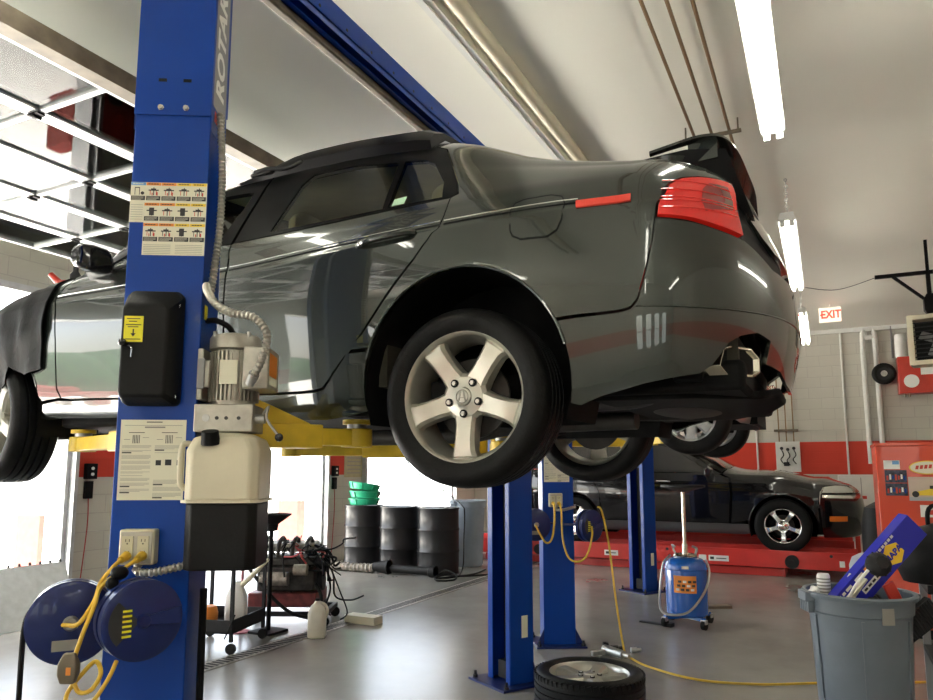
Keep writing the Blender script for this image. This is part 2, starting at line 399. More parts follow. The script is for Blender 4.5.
# ------------------------------------------------------------------ strip lights
def strip(v,label,u=-.17,z=3.40):
    t=thing('strip_light',label,'light',(u,v,z),0,'hanging fluorescent strip lights')
    L=1.22
    h=MB(); h.loft([[(-.068,y,.024),(.068,y,.024),(.05,y,.09),(-.05,y,.09)] for y in (-L,L)]); h.build('housing','white_metal',t)
    for s in (-.036,.036):
        MB().cyl((s,-L+.03,-.002),(s,L-.03,-.002),.017,n=12).build('tube','tube_light',t)
        for y in (-L+.02,L-.02): MB().box(s-.018,s+.018,y-.012,y+.012,-.024,.024).build('socket','white_metal',t)
    for y in (-L+.25,L-.25):
        m=MB(); n=int((ZC-z-.09)/.03)
        for k in range(n):
            zz=.10+k*.03
            m.at(TR((0,y,zz),rz=(PI/2 if k%2 else 0),rx=PI/2)); m.torus((0,0,0),(0,0,1),.012,.0035,8,5)
        m.build('chain','steel',t)
    return t
strip(3.33,'fluorescent strip light nearest the top edge of the photo, above the trunk')
strip(7.46,'middle fluorescent strip light hanging right of the trunk lid')
strip(11.33,'farthest small fluorescent strip light beside the exit sign')
for v in (-1.0,-4.6): strip(v,'fluorescent strip light on the ceiling behind the camera')
strip(.72,'fluorescent strip light by the overhead doors, its end at the top left corner',u=-3.08,z=3.72)
strip(-3.2,'fluorescent strip light by the overhead doors behind the camera',u=-3.08,z=3.72)
for v in (-3.,5.): strip(v,'fluorescent strip light over the bay on the far right',u=3.2)
# exit sign
e=thing('exit_sign','lit EXIT sign with red letters hanging under the ceiling','sign',(.19,12.0,3.61))
MB().cbox((0,0,.115),(.30,.05,.22)).build('housing','exit_face',e,bevel=.006)
MB().cyl((0,0,.22),(0,0,ZC-3.61),.012).build('stem','white_metal',e)
text('EXIT',.165,'lettering','exit_red',e,(.012,-.0255,.115),(1,0,0),(0,0,1),.002,bold=.006,world=False,sx=.80)
MB().prism([(-.02,0),(.0,.02),(.0,-.02)],(-.118,-.0255,.115),(1,0,0),(0,0,1),-.002).build('arrow','exit_red',e)
# ceiling pipes
for i,u in enumerate((-.72,-.60,-.48)):
    m=MB().tube([(u,-1.,3.80),(u,14.0,3.80),(u,14.13,3.74),(u,14.13,3.6),(u,14.13,1.9)],.011,8,sm=1)
    m.solo('ceiling_pipe','copper',('left','middle','right')[i]+' one of three thin brown pipes on the ceiling','pipe',loc=(u,5,3.8),group='thin ceiling pipes')
m=MB().box(-.80,-.40,5.16,5.20,3.775,3.789)
for u in (-.78,-.42): m.cyl((u,5.18,3.78),(u,5.18,ZC),.006,n=8)
m.solo('pipe_bracket','brown_steel','dark bracket across three ceiling pipes above the spoiler','bracket',loc=(-.6,5.18,3.78))
MB().box(-.80,-.40,14.1,14.19,2.08,2.12).solo('wall_bracket','brown_steel','small bracket holding the three pipes on the back wall','bracket',loc=(-.6,14.15,2.1))
MB().tube([(-1.60,-2,3.834),(-1.60,14.1,3.834)],.045,12,sm=1).solo('flue_pipe','cream','cream round pipe running along the ceiling','pipe',loc=(-1.6,5,3.8))
m=MB().box(-1.78,-1.70,-2,14.1,3.82,3.88); m.box(-1.745,-1.735,-2,14.1,3.81,3.82)
m.solo('cable_tray','white_metal','flat white channel running beside the cream ceiling pipe','channel',loc=(-1.74,5,3.8))
# ------------------------------------------------------------------ back wall fittings
for i,u in enumerate((-1.10,.36)):
    MB().tube([(u,VW-.02,3.8),(u,VW-.02,1.2)],.016,8,sm=1).solo('conduit','white_metal','thin painted conduit down the back wall '+('left of the hose panel' if i==0 else 'under the exit sign'),'conduit',loc=(u,VW,2))
m=MB().tube([(.70,VW-.08,1.5),(.70,VW-.08,3.62),(.76,VW-.08,3.68),(.86,VW-.08,3.68),(.89,VW-.08,3.62),(.89,VW-.08,1.5)],.042,10,sm=5)
m.solo('white_pipe','white_metal','pair of joined white pipes down the back wall left of the hose reel','pipe',loc=(.8,VW,1.5))
p=thing('gauge_board','white board with gauges and hoses on the red stripe of the back wall','panel',(-.59,VW-.03,1.36))
MB().box(-.20,.20,-.02,.03,0,.54).build('backboard','white_metal',p,bevel=.005)
for k,(x,z) in enumerate(((-.10,.42),(0,.40),(.10,.42))):
    MB().cyl((x,-.02,z),(x,-.05,z),.028,n=16).build('gauge','ink',p)
    MB().tube([(x,-.03,z-.03),(x+.03,-.05,z-.12),(x-.02,-.05,z-.2),(x+.03,-.04,z-.28)],.008,6).build('hose','rubber',p)
MB().cbox((-.03,-.03,.14),(.09,.03,.07)).build('box','ink',p)
h=thing('hose_reel','round black hose reel on the back wall beside the white pipes','reel',(.98,VW-.20,3.02))
MB().torus((0,0,0),(0,1,0),.14,.045,28,10).build('hose','rubber',h)
MB().cyl((0,-.03,0),(0,.03,0),.11,n=24).build('drum','darkgrey',h); MB().cyl((0,-.05,0),(0,-.04,0),.05).build('hub','steel',h)
MB().box(-.03,.03,.03,.20,-.03,.03).build('bracket','darkgrey',h)
c=thing('wall_cabinet','red wall cabinet with a white round dial high on back wall','cabinet',(1.38,VW,2.66))
MB().box(-.20,.5,-.32,0,0,.62).build('body','red',c,bevel=.01)
MB().cyl((-.02,-.325,.2),(-.02,-.335,.2),.11,n=24).build('dial','paper_white',c)
MB().box(.12,.4,-.335,-.322,.3,.42).build('plate','paper_white',c)
for x in (-.12,-.05): MB().cyl((x,-.2,0),(x,-.2,-.05),.02,n=10).build('fitting','chrome_dull',c)
m=MB(); m.lathe([(0,0),(.085,0),(.095,.03),(.095,.36),(.08,.40),(0,.41)],(1.26,VW-.2,3.28),n=20)
m.solo('canister','white_metal','white cylinder standing on the red wall cabinet','canister',loc=(1.26,VW-.2,3.28))
m=MB().tube([(1.14,VW-.03,3.30),(1.14,VW-.03,3.86)],.014,8,sm=1); m.solo('grey_pipe','grey','thin dark grey pipe left of the red wall cabinet','pipe',loc=(1.02,VW,3))
# swing bracket and fan
b=thing('swing_bracket','black triangular bracket hanging from the ceiling above the fan','bracket',(1.06,9.0,3.04))
m=MB().bar((-.45,0,.48),(.10,0,.48),.035,.04); m.bar((.05,0,.48),(.05,0,.06),.035,.04); m.bar((-.28,0,.47),(.03,0,.16),.03,.03); m.bar((.05,0,.48),(.05,0,ZC-3.04),.03,.03); m.build('frame','black',b)
MB().loft([[(x*s,y*s,z) for x,y in ((-.05,-.04),(.05,-.04),(.05,.04),(-.05,.04))] for s,z in ((.6,.24),(1.2,.18),(1.2,.06),(.7,.02))]).at(Matrix()).build('pivot','black',b).location.x=.05
f=thing('fan','cream framed square fan hanging from black swing bracket','fan',(1.16,8.98,2.50),R(-12))
fr_=MB(); w,hh=.27,.54
for a in ((-w,-w+.05,0,hh),(w-.05,w,0,hh),(-w+.05,w-.05,0,.05),(-w+.05,w-.05,hh-.05,hh)): fr_.box(a[0],a[1],-.13,.13,a[2],a[3])
fr_.build('frame','cream',f,bevel=.006); MB().box(-w+.05,w-.05,.06,.07,.05,hh-.05).build('back','black',f)
g=MB()
for k in range(9): z=.08+k*.046; g.box(-w+.05,w-.05,-.11,-.105,z,z+.012)
g.build('grille','darkgrey',f)
for k in range(4):
    a=k*PI/2+.4; MB().at(TR((0,-.0,.27))@Matrix.Rotation(a,4,'Y')@Matrix.Rotation(.5,4,'X')).box(.04,.18,-.004,.004,-.05,.05).build('blade','grey',f)
MB().cyl((0,-.06,.27),(0,.05,.27),.055).build('motor','black',f); MB().box(-.03,.03,-.03,.03,hh,hh+.005).build('hanger','black',f)
MB().tube([(-.10,10.0,3.72),(.25,9.6,3.56),(.66,9.0,3.53)],.004,5).solo('wire','ink','thin wire sagging from the ceiling to the black swing bracket','wire',loc=(.3,12.5,3.6))
# switch boxes on the piers of the left wall
for i,(v,nm) in enumerate(((4.98,'left of the power column'),(9.15,'behind the green pans'))):
    t=thing('door_switch','black door switch box on the red stripe '+nm,'switch',(UW,v,1.3),0,'door switches')
    MB().box(0,.06,-.06,.06,0.0,.16).build('box','black',t,bevel=.006); MB().box(0,.05,-.05,.03,-.2,-.02).build('lower_box','black',t,bevel=.006)
    for z in (.11,.05): MB().cyl((.06,0,z),(.07,0,z),.016,n=12).build('button','paper_white',t)
    MB().tube([(.02,0,-.2),(.03,.0,-.5),(.03,-.05,-1.15)],.006,6).build('cable','wire_red',t)
nt_=MB(); nt_.m=0; nt_.box(UW,UW+.01,9.42,9.92,1.28,1.9); nt_.m=1
for k in range(9): nt_.box(UW+.010,UW+.012,9.48+.02*(k%2),9.86,1.34+k*.06,1.355+k*.06)
nt_.solo('notice_board',['beige','ink_grey'],'beige notice sheet on the pier behind the green pans','notice',loc=(UW,9.67,1.28))
# ------------------------------------------------------------------ light and world
w=bpy.data.worlds.new('sky'); bpy.context.scene.world=w; w.use_nodes=True; nt=w.node_tree; bg=nt.nodes['Background']
sk=nt.nodes.new('ShaderNodeTexSky'); sk.sky_type='NISHITA'; sk.sun_disc=False; sk.sun_elevation=R(48); sk.sun_rotation=R(200); sk.air_density=1.; sk.dust_density=3.; sk.ozone_density=.6
mx=nt.nodes.new('ShaderNodeMix'); mx.data_type='RGBA'; mx.inputs['Factor'].default_value=.55; mx.inputs['B'].default_value=(5.5,5.6,5.6,1)
nt.links.new(sk.outputs[0],mx.inputs['A']); nt.links.new(mx.outputs['Result'],bg.inputs['Color']); bg.inputs['Strength'].default_value=.45
sl=bpy.data.lights.new('sun','SUN'); sl.energy=42.; sl.angle=R(2); sl.color=(1,.96,.88); so=bpy.data.objects.new('sun',sl); C.objects.link(so)
so.rotation_euler=Vector((.32,-.3,.9)).to_track_quat('Z','Y').to_euler()
for v0,v1 in OPEN:
    al=bpy.data.lights.new('doorway_portal','AREA'); al.shape='RECTANGLE'; al.size=HZ; al.size_y=v1-v0; al.cycles.is_portal=True
    ao=bpy.data.objects.new('doorway_portal',al); C.objects.link(ao); ao.location=(UW-.12,(v0+v1)/2,HZ/2); ao.rotation_euler=(0,-PI/2,0)
sc=bpy.context.scene
sc.view_settings.view_transform='Standard'; sc.view_settings.look='None'; sc.view_settings.gamma=1; sc.view_settings.use_curve_mapping=False; sc.view_settings.exposure=1.32
# ------------------------------------------------------------------ car body surfaces
# car surface: u rearward from the rear axle, v up the section. rows of (y half width, z)
ST={
-3.00:[(.76,.18),(.80,.21),(.835,.30),(.865,.45),(.88,.60),(.865,.69),(.85,.715),(.82,.745),(.79,.765),(.70,.80),(.58,.82),(.35,.84),(0,.85)],
-2.74:[(.78,.18),(.84,.21),(.875,.30),(.90,.45),(.915,.62),(.905,.745),(.893,.78),(.87,.815),(.84,.84),(.74,.875),(.60,.90),(.35,.92),(0,.93)],
-2.25:[(.80,.20),(.865,.24),(.888,.32),(.905,.47),(.917,.65),(.911,.785),(.902,.824),(.885,.87),(.862,.915),(.78,.965),(.64,1.0),(.36,1.02),(0,1.03)],
-1.95:[(.80,.20),(.868,.23),(.890,.32),(.905,.47),(.917,.65),(.911,.785),(.902,.824),(.885,.88),(.862,.938),(.79,1.045),(.68,1.155),(.40,1.17),(0,1.175)],
-1.60:[(.80,.19),(.87,.22),(.892,.31),(.905,.46),(.917,.65),(.911,.78),(.902,.822),(.884,.885),(.862,.948),(.765,1.13),(.635,1.31),(.42,1.365),(0,1.385)],
-1.10:[(.80,.17),(.872,.20),(.893,.30),(.905,.45),(.917,.65),(.912,.78),(.903,.822),(.884,.89),(.862,.958),(.745,1.17),(.615,1.365),(.42,1.415),(0,1.44)],
-0.55:[(.80,.16),(.874,.19),(.896,.30),(.910,.45),(.919,.66),(.914,.81),(.906,.848),(.888,.91),(.862,.972),(.745,1.17),(.61,1.365),(.42,1.415),(0,1.44)],
-0.10:[(.80,.16),(.878,.19),(.902,.30),(.915,.46),(.922,.68),(.914,.825),(.906,.862),(.886,.925),(.858,.985),(.75,1.145),(.615,1.30),(.42,1.36),(0,1.385)],
 0.15:[(.80,.16),(.878,.19),(.902,.30),(.914,.46),(.920,.68),(.910,.828),(.902,.866),(.880,.93),(.848,.99),(.755,1.10),(.64,1.195),(.42,1.25),(0,1.275)],
 0.40:[(.80,.16),(.868,.19),(.892,.30),(.908,.48),(.912,.67),(.900,.828),(.890,.866),(.866,.93),(.833,.985),(.765,1.052),(.675,1.108),(.42,1.125),(0,1.135)],
 0.60:[(.78,.16),(.850,.19),(.880,.30),(.900,.48),(.902,.66),(.887,.815),(.876,.855),(.852,.92),(.820,.972),(.758,1.025),(.67,1.07),(.42,1.085),(0,1.09)],
}
XER=np.array([.93,.985,1.03,1.072,1.066,1.03,1.015,1.0,.985,.965,.95,.94,.94])
XEF=np.array([-3.60,-3.66,-3.70,-3.71,-3.70,-3.66,-3.62,-3.56,-3.50,-3.42,-3.36,-3.33,-3.32])
def hermite(x,xs,ys):
    # non uniform Catmull-Rom; x (n,), ys (m,...) -> (n,...)
    x=np.clip(x,xs[0],xs[-1]); i=np.clip(np.searchsorted(xs,x)-1,0,len(xs)-2)
    d=np.empty_like(ys); h=np.diff(xs)
    s=np.diff(ys,axis=0)/h.reshape((-1,)+(1,)*(ys.ndim-1))
    d[0]=s[0]; d[-1]=s[-1]
    w=(h[:-1]/(h[:-1]+h[1:])).reshape((-1,)+(1,)*(ys.ndim-1))
    d[1:-1]=s[:-1]*(1-w)+s[1:]*w
    hh=h[i].reshape((-1,)+(1,)*(ys.ndim-1)); t=((x-xs[i])/h[i]).reshape(hh.shape)
    return (ys[i]*(2*t**3-3*t**2+1)+hh*d[i]*(t**3-2*t**2+t)+ys[i+1]*(-2*t**3+3*t**2)+hh*d[i+1]*(t**3-t**2))
VS=np.arange(13.)
def make_surf(ST,XER,XEF,UR,LR,UF,LF):
    XS=np.array(sorted(ST)); TB=np.array([ST[x] for x in XS])
    def surf(u,v,off=0.):
        u=np.asarray(u,float); v=np.asarray(v,float)
        sec=hermite(np.clip(u,UF,UR),XS,TB)      # n,13,2
        i=np.clip(np.floor(v).astype(int),0,11); t=(v-i)[:,None]
        n=np.arange(len(u))
        def at(k): return sec[n,np.clip(k,0,12)]
        p0,p1,p2,p3=at(i-1),at(i),at(i+1),at(i+2)
        e=(i==0)[:,None]; p0=np.where(e,2*p1-p2,p0)
        e=(i==11)[:,None]; p3=np.where(e,p1*np.array([-1,1]),p3)
        m1=(p2-p0)/2; m2=(p3-p1)/2
        q=p1*(2*t**3-3*t**2+1)+m1*(t**3-2*t**2+t)+p2*(-2*t**3+3*t**2)+m2*(t**3-t**2)
        y=q[:,0]; z=q[:,1]; x=u.copy()
        er=hermite(v,VS,XER); ef=hermite(v,VS,XEF)
        r=u>UR; th=np.clip((u-UR)/LR,0,1)*np.pi/2
        x=np.where(r,UR+(er-UR)*np.sin(th)**(2/2.3),x); y=np.where(r,y*np.maximum(np.cos(th),0)**(2/2.3),y)
        f=u<UF; th=np.clip((UF-u)/LF,0,1)*np.pi/2
        x=np.where(f,UF+(ef-UF)*np.sin(th)**(2/2.3),x); y=np.where(f,y*np.maximum(np.cos(th),0)**(2/2.3),y)
        return np.stack([x,-y,z],1)
    surf.lim=(UR,LR,UF,LF)
    return surf
surf=make_surf(ST,XER,XEF,.60,.80,-3.0,.9)
# ------------------------------------------------------------------ panels cut out of a body surface
class Body:
    def __init__(s,fn,root,vm=.075): s.fn=fn; s.root=root; s.vm=vm
    def p(s,u,v): return s.fn(np.array([u],float),np.array([v],float))[0]
    def v_at(s,u,z,lo=0.,hi=9.):
        for _ in range(30):
            m=(lo+hi)/2
            if s.p(u,m)[1+1]<z: lo=m
            else: hi=m
        return (lo+hi)/2
    def arch(s,cx,cz,r,a0,a1,n=22,ez=1.):
        out=[]
        for k in range(n+1):
            a=R(a0+(a1-a0)*k/n); x=cx+r*math.cos(a); z=cz+r*ez*math.sin(a)
            out.append((x,s.v_at(x,z)))
        return out
    def ev(s,uv,off=0.):
        uv=np.array(uv,float); u=uv[:,0]; v=np.clip(uv[:,1],0,12)
        e=2e-3; UR,LR,UF,LF=s.fn.lim; uc=np.clip(u,UF-LF+.004,UR+LR-.004); vc=np.clip(v,.004,11.996)
        du=s.fn(uc+e,vc)-s.fn(uc-e,vc); dv=s.fn(uc,vc+e)-s.fn(uc,vc-e)
        n=np.cross(du,dv); n/=np.maximum(np.linalg.norm(n,axis=1,keepdims=True),1e-9)
        P_=s.fn(u,v)
        # outward = away from the centre line
        out=P_-np.array([0,0,.45]); out[:,0]*=.1; out[:,0]=np.where(P_[:,0]>UR+.2,1.,np.where(P_[:,0]<UF-.2,-1.,0)); out[:,2]*=1.; sg=np.sign((n*out).sum(1)); sg[sg==0]=1; n*=sg[:,None]
        return P_+n*off, n
    def inset(s,poly,d):
        p=[Vector((u,v*s.vm)) for u,v in poly]; N=len(p)
        A=sum(p[i].x*p[(i+1)%N].y-p[(i+1)%N].x*p[i].y for i in range(N)); sg=1 if A>0 else -1
        o=[]
        for i in range(N):
            a=(p[i]-p[i-1]); b=(p[(i+1)%N]-p[i])
            if a.length<1e-7 or b.length<1e-7: o.append(p[i]); continue
            a.normalize(); b.normalize(); na=Vector((-a.y,a.x))*sg; nb=Vector((-b.y,b.x))*sg
            m=na+nb; m=m/max(m.length_squared/2,.35) if m.length>1e-6 else na
            o.append(p[i]+m*d)
        return [(q.x,q.y/s.vm) for q in o]
    def panel(s,name,polys,mt,off=0.,inset=.0025,thick=.014,mirror='copy',su=.045,sv=.25,parent=None,label=None,xf=None,keep=None):
        if polys and not isinstance(polys[0],list): polys=[polys]
        bm=bmesh.new()
        for poly in polys:
            q=s.inset(poly,inset) if inset else poly
            vs=[bm.verts.new((u,v*s.vm,0)) for u,v in q]; bm.faces.new(vs).normal_update()
        bmesh.ops.triangulate(bm,faces=bm.faces[:])
        us=[q[0] for p_ in polys for q in p_]; vv=[q[1] for p_ in polys for q in p_]
        def cut(co,no): bmesh.ops.bisect_plane(bm,geom=bm.verts[:]+bm.edges[:]+bm.faces[:],dist=1e-6,plane_co=co,plane_no=no)
        k=math.floor(min(us)/su)
        while k*su<max(us): cut((k*su,0,0),(1,0,0)); k+=1
        k=math.floor(min(vv)/sv)
        while k*sv<max(vv): cut((0,k*sv*s.vm,0),(0,1,0)); k+=1
        bmesh.ops.remove_doubles(bm,verts=bm.verts,dist=2e-5)
        uv=[(v.co.x,v.co.y/s.vm) for v in bm.verts]
        P_,Nn=s.ev(uv,off)
        bm.verts.ensure_lookup_table()
        for i,v in enumerate(bm.verts): v.index=i
        faces=[[v.index for v in f.verts] for f in bm.faces]
        bed=[(e.verts[0].index,e.verts[1].index) for e in bm.edges if len(e.link_faces)==1]
        bm.free()
        # orient faces with normals
        ff=[]
        for f in faces:
            a,b,c=(P_[f[0]],P_[f[1]],P_[f[2]]); n=np.cross(b-a,c-a)
            ff.append(f if n.dot(Nn[f[0]]+Nn[f[1]]+Nn[f[2]])>0 else f[::-1])
        P_=P_.tolist(); Nl=Nn.tolist()
        nv=len(P_)
        if thick:
            mp={}
            for a,b in bed:
                for q in (a,b):
                    if q not in mp:
                        mp[q]=len(P_); P_+= [P_[q]]; Nl+=[[0,0,0]]
                        P_.append([P_[q][i]-Nn[q][i]*thick for i in range(3)]); Nl+=[[0,0,0]]
                ff.append([mp[a],mp[b],mp[b]+1,mp[a]+1])
        def mk(flip,nm):
            V=[(x,-y if flip else y,z) for x,y,z in P_]; F=[f[::-1] for f in ff] if flip else ff
            N_=[(x,-y if flip else y,z) for x,y,z in Nl]; return V,F,N_
        def out(V,F,N_,nm):
            if xf: 
                V=[tuple(xf@Vector(q)) for q in V]; Rm=xf.to_3x3(); N_=[tuple(Rm@Vector(q)) if any(q) else q for q in N_]
            me=bpy.data.meshes.new(nm); me.from_pydata(V,[],F); me.materials.append(M[mt] if isinstance(mt,str) else mt)
            me.polygons.foreach_set('use_smooth',[True]*len(F)); me.normals_split_custom_set_from_vertices(N_)
            o=bpy.data.objects.new(nm,me); C.objects.link(o); o.parent=parent or s.root
            if label: o['label']=label
            return o
        A=mk(False,name)
        if mirror=='join':
            B=mk(True,name); n=len(A[0]); return out(A[0]+B[0],A[1]+[[i+n for i in f] for f in B[1]],A[2]+B[2],name)
        r=[out(*A,name)]
        if mirror=='copy': r.append(out(*mk(True,name),name))
        return r
    def line(s,name,uv,r,mt,off=.001,mirror=True,n=6,sm=6,parent=None):
        r_=[]
        pts=smoothpath([(u,v,0) for u,v in uv],sm) if sm else [Vector((u,v,0)) for u,v in uv]
        P_,_n=s.ev([(q.x,q.y) for q in pts],off)
        for fl in ((1,-1) if mirror else (1,)):
            r_.append(MB().tube([(x,y*fl,z) for x,y,z in P_],r,n,sm=0).build(name,mt,parent or s.root))
        return r_
# ------------------------------------------------------------------ wheels
def emblem(parent,x,r):
    m=MB()
    m.torus((0,x,0),(0,1,0),r*.9,r*.07,24,6)
    for s_ in (-1,1): m.prism([(s_*.10*r,.72*r),(s_*.30*r,.72*r),(s_*.62*r,-.62*r),(s_*.40*r,-.62*r),(s_*.17*r,.2*r)][::s_],(0,x,0),(1,0,0),(0,0,1),.0015)
    m.box(-.32*r,.32*r,x-.0015,x,-.22*r,-.10*r)
    return m
def make_wheel(name,RT=.322,RR=.236,W=.225,rim='paint_rim',spokes=5,sw=.5,hollow=True,capmark=True,lugs=5,root=None,tread=True,steel=False):
    """wheel standing, axle along local y, outer face at -y; rim mesh is the part, its pieces are children"""
    w=W/2; o=MB()
    face=-w+.012
    # rim barrel and lip
    o.lathe([(RR-.004,w-.01),(RR-.02,w-.03),(RR-.035,0),(RR-.028,face+.06),(RR-.016,face+.02),(RR-.010,face+.006),(RR-.003,face),(RR+.003,face+.001),(RR+.006,face+.006),(RR+.004,face+.014)],(0,0,0),(0,1,0),56)
    # spokes
    for k in range(spokes):
        a=-PI/2+2*PI*k/spokes
        d=Vector((math.cos(a),0,math.sin(a))); t=Vector((-math.sin(a),0,math.cos(a)))
        rings=[]
        for r,hw,y0,th in ((.02,.036,.022,.05),(.062,.044,.020,.055),(.10,.038*sw*2,.016,.055),(.15,.038*sw*2,.010,.05),(RR-.045,.042*sw*2,.007,.042),(RR-.026,.050*sw*2,.009,.04),(RR-.022,.051*sw*2,.016,.04),(RR-.006,.055*sw*2,.020,.035)):
            y=face+y0; c=d*r
            rings.append([c+t*hw+Vector((0,y+.014,0)),c+t*hw*.72+Vector((0,y,0)),c-t*hw*.72+Vector((0,y,0)),c-t*hw+Vector((0,y+.014,0)),c-t*hw*1.1+Vector((0,y+th,0)),c+t*hw*1.1+Vector((0,y+th,0))])
        o.loft(rings)
    o.lathe([(.034,face+.012),(.045,face+.016),(.072,face+.018),(.086,face+.03),(.08,face+.07),(0,face+.07)],(0,0,0),(0,1,0),30)
    rimo=o.build(name,rim,root,ang=28)
    ty=MB()
    pr=[(RR-.002,-w+.012),(RR+.012,-w+.002),(RR+.035,-w-.006),(RT-.035,-w-.004),(RT-.012,-w+.010),(RT-.004,-w+.024)]
    half=[(RT-.004,-w+.024)]
    tr=[]
    if tread:
        gr=[-.055,-.018,.018,.055]
        for g in gr:
            y=g*W/.225
            tr+=[(RT,y-.006),(RT-.008,y-.004),(RT-.008,y+.004),(RT,y+.006)]
    prof=pr+tr+[(r,-y) for r,y in pr[::-1]]
    ty.lathe(prof,(0,0,0),(0,1,0),64)
    if tread=='blocks':
        for k in range(60):
            a=2*PI*k/60
            for s_ in (-1,1):
                ty.at(Matrix.Rotation(a,4,'Y')@Matrix.Translation((RT-.008,s_*(w-.026),0))@Matrix.Rotation(.2,4,'X')); ty.box(-.008,.009,-.016,.013,-.011,.011)
        ty.at(Matrix())
    ty.build('tyre','tyre',rimo,ang=30)
    for k in range(lugs):
        a=-PI/2+2*PI*k/lugs; c=Vector((math.cos(a)*.060,0,math.sin(a)*.060))
        m=MB(); m.m=0; m.cyl(c+Vector((0,face+.0205,0)),c+Vector((0,face+.012,0)),.0145,n=18); m.m=1; m.cyl(c+Vector((0,face+.013,0)),c+Vector((0,face+.006,0)),.0095,.008,n=6)
        m.build('lug_nut',['black','bolt'],rimo)
    cp=MB().lathe([(0,face+.002),(.022,face+.003),(.031,face+.007),(.034,face+.02)],(0,0,0),(0,1,0),28).build('centre_cap',rim,rimo)
    if capmark: emblem(cp,face+.0025,.026).build('emblem','ink_grey',rimo)
    b=MB(); b.cyl((0,face+.09,0),(0,face+.105,0),.145,n=36); b.cyl((0,face+.07,0),(0,w-.02,0),.06,n=20); b.build('brake_disc','muffler',rimo)
    MB().box(-.17,-.09,face+.075,face+.13,-.07,.07).build('brake_caliper','under',rimo,bevel=.01)
    return rimo
def copy_part(o,parent,loc,rz=0,rot=None):
    return copy_tree(o,parent,loc,rz,rot=rot)
# ------------------------------------------------------------------ the grey sedan on the lift
CAR=(-1.134,3.12,1.409)
car=thing('sedan','dark grey green sedan raised on the blue lift, boot lid ajar','car',CAR)
B=Body(surf,car)
archr=B.arch(.005,.285,.402,192,-12,30,1.03)   # rear opening, front foot to rear foot
archf=B.arch(-2.738,.285,.395,192,-12,30,1.03)
def acut(a,v,first=True):
    L=a if first else a[::-1]
    for p_,q in zip(L,L[1:]):
        if p_[1]<=v<=q[1]:
            t=(v-p_[1])/(q[1]-p_[1]); return (p_[0]+(q[0]-p_[0])*t,v)
def cutarch(a,vmin_l,vmin_r):
    h=len(a)//2; return [q for i,q in enumerate(a) if (q[1]>vmin_l if i<h else q[1]>vmin_r)]
doorcut=[(-.592,1.98),(-.545,2.36),(-.48,2.79),(-.415,3.14),(-.344,3.50),(-.285,3.80),(-.232,4.08),(-.175,4.42),(-.12,4.92),(-.085,5.6),(-.064,6.72),(-.058,7.4),(-.056,8.0)]
taill=[(.686,4.74),(.692,5.1),(.704,5.6),(.718,6.2),(.736,6.72),(.784,7.18),(.864,7.50),(.95,7.72),(1.02,7.86)]
bseam=[(.512,3.0),(.58,3.02),(.607,3.06),(.624,3.2),(.648,3.69),(.672,4.26),(.686,4.74)]
quarter=[(-.475,2.88),acut(archr,2.88)]+cutarch(archr,2.88,2.99)+[acut(archr,2.99,False)]+bseam+taill[1:]+[(1.03,8.0),(.96,8.3),(.84,8.75),(.70,9.25),(.56,9.75),(.43,10.15),(.30,10.3),(.05,10.3),(-.15,10.3),(-.24,10.3),(-.24,9.85),(-.18,9.72),(-.12,9.2),(-.05,8.5),(-.03,8.12),(-.056,8.0)]+doorcut[::-1][1:-2]
B.panel('rear_quarter_panel',quarter,'paint')
B.panel('rear_door',doorcut+[(-.3,8.0),(-.8,8.02),(-1.132,8.05),(-1.124,7.4),(-1.112,6.4),(-1.108,5.),(-1.106,4.),(-1.10,3.),(-1.085,2.3),(-1.064,1.95),(-.9,1.92),(-.704,1.90),(-.635,1.92)],'paint')
B.panel('front_door',[(-1.07,1.95),(-1.09,2.3),(-1.105,3.),(-1.111,4.),(-1.113,5.),(-1.117,6.4),(-1.129,7.4),(-1.137,8.05),(-1.6,8.05),(-2.0,8.0),(-2.17,8.0),(-2.215,7.4),(-2.248,6.3),(-2.245,5.6),(-2.208,3.78),(-2.2,2.4),(-2.17,2.05),(-2.1,1.97),(-1.6,1.95)],'paint')
sill=[(-.475,2.86),(-.542,2.36),(-.589,1.95),(-.635,1.89),(-.704,1.87),(-1.07,1.92),(-1.6,1.92),(-2.1,1.94),(-2.19,2.0),(-2.32,1.9),(-2.345,.75),(-2.1,.9),(-1.6,.95),(-1.,.85),(-.6,.7)]+[q for q in archr[:12] if q[1]<2.86]+[acut(archr,2.86)]
B.panel('sill',sill,'paint')
fend=[(-2.175,2.07),(-2.205,2.4),(-2.213,3.78),(-2.25,5.6),(-2.253,6.3),(-2.22,7.4),(-2.175,8.02),(-2.4,8.0),(-2.8,8.0),(-3.1,7.9),(-3.14,7.2),(-3.12,6.),(-3.13,5.0)]+[q for q in archf if q[1]>2.0]+[(-2.32,2.0)]
B.panel('front_fender',fend,'paint')
fb=[(-3.13,4.95),(-3.12,5.2),(-3.25,5.1),(-3.45,5.0),(-3.7,4.9),(-3.9,4.9),(-3.9,.6),(-3.5,.6),(-3.12,.7)]+[q for q in archf[::-1] if q[0]<-2.9 and q[1]<5.0][::-1]
B.panel('front_bumper',[(-3.13,4.95),(-3.3,5.1),(-3.6,5.0),(-3.9,4.9),(-3.9,.6),(-3.4,.6),(-3.13,.8),(-3.12,2.2),(-3.09,3.2),(-3.05,4.0)],'paint',mirror='join')
B.panel('headlight',[(-3.14,5.1),(-3.15,7.0),(-3.3,7.3),(-3.6,6.9),(-3.72,6.2),(-3.7,5.05),(-3.3,5.18)],'lamp_clear')
B.panel('grille',[(-3.74,5.0),(-3.74,7.0),(-3.9,7.0),(-3.9,5.0)],'chrome_dull',mirror='join')
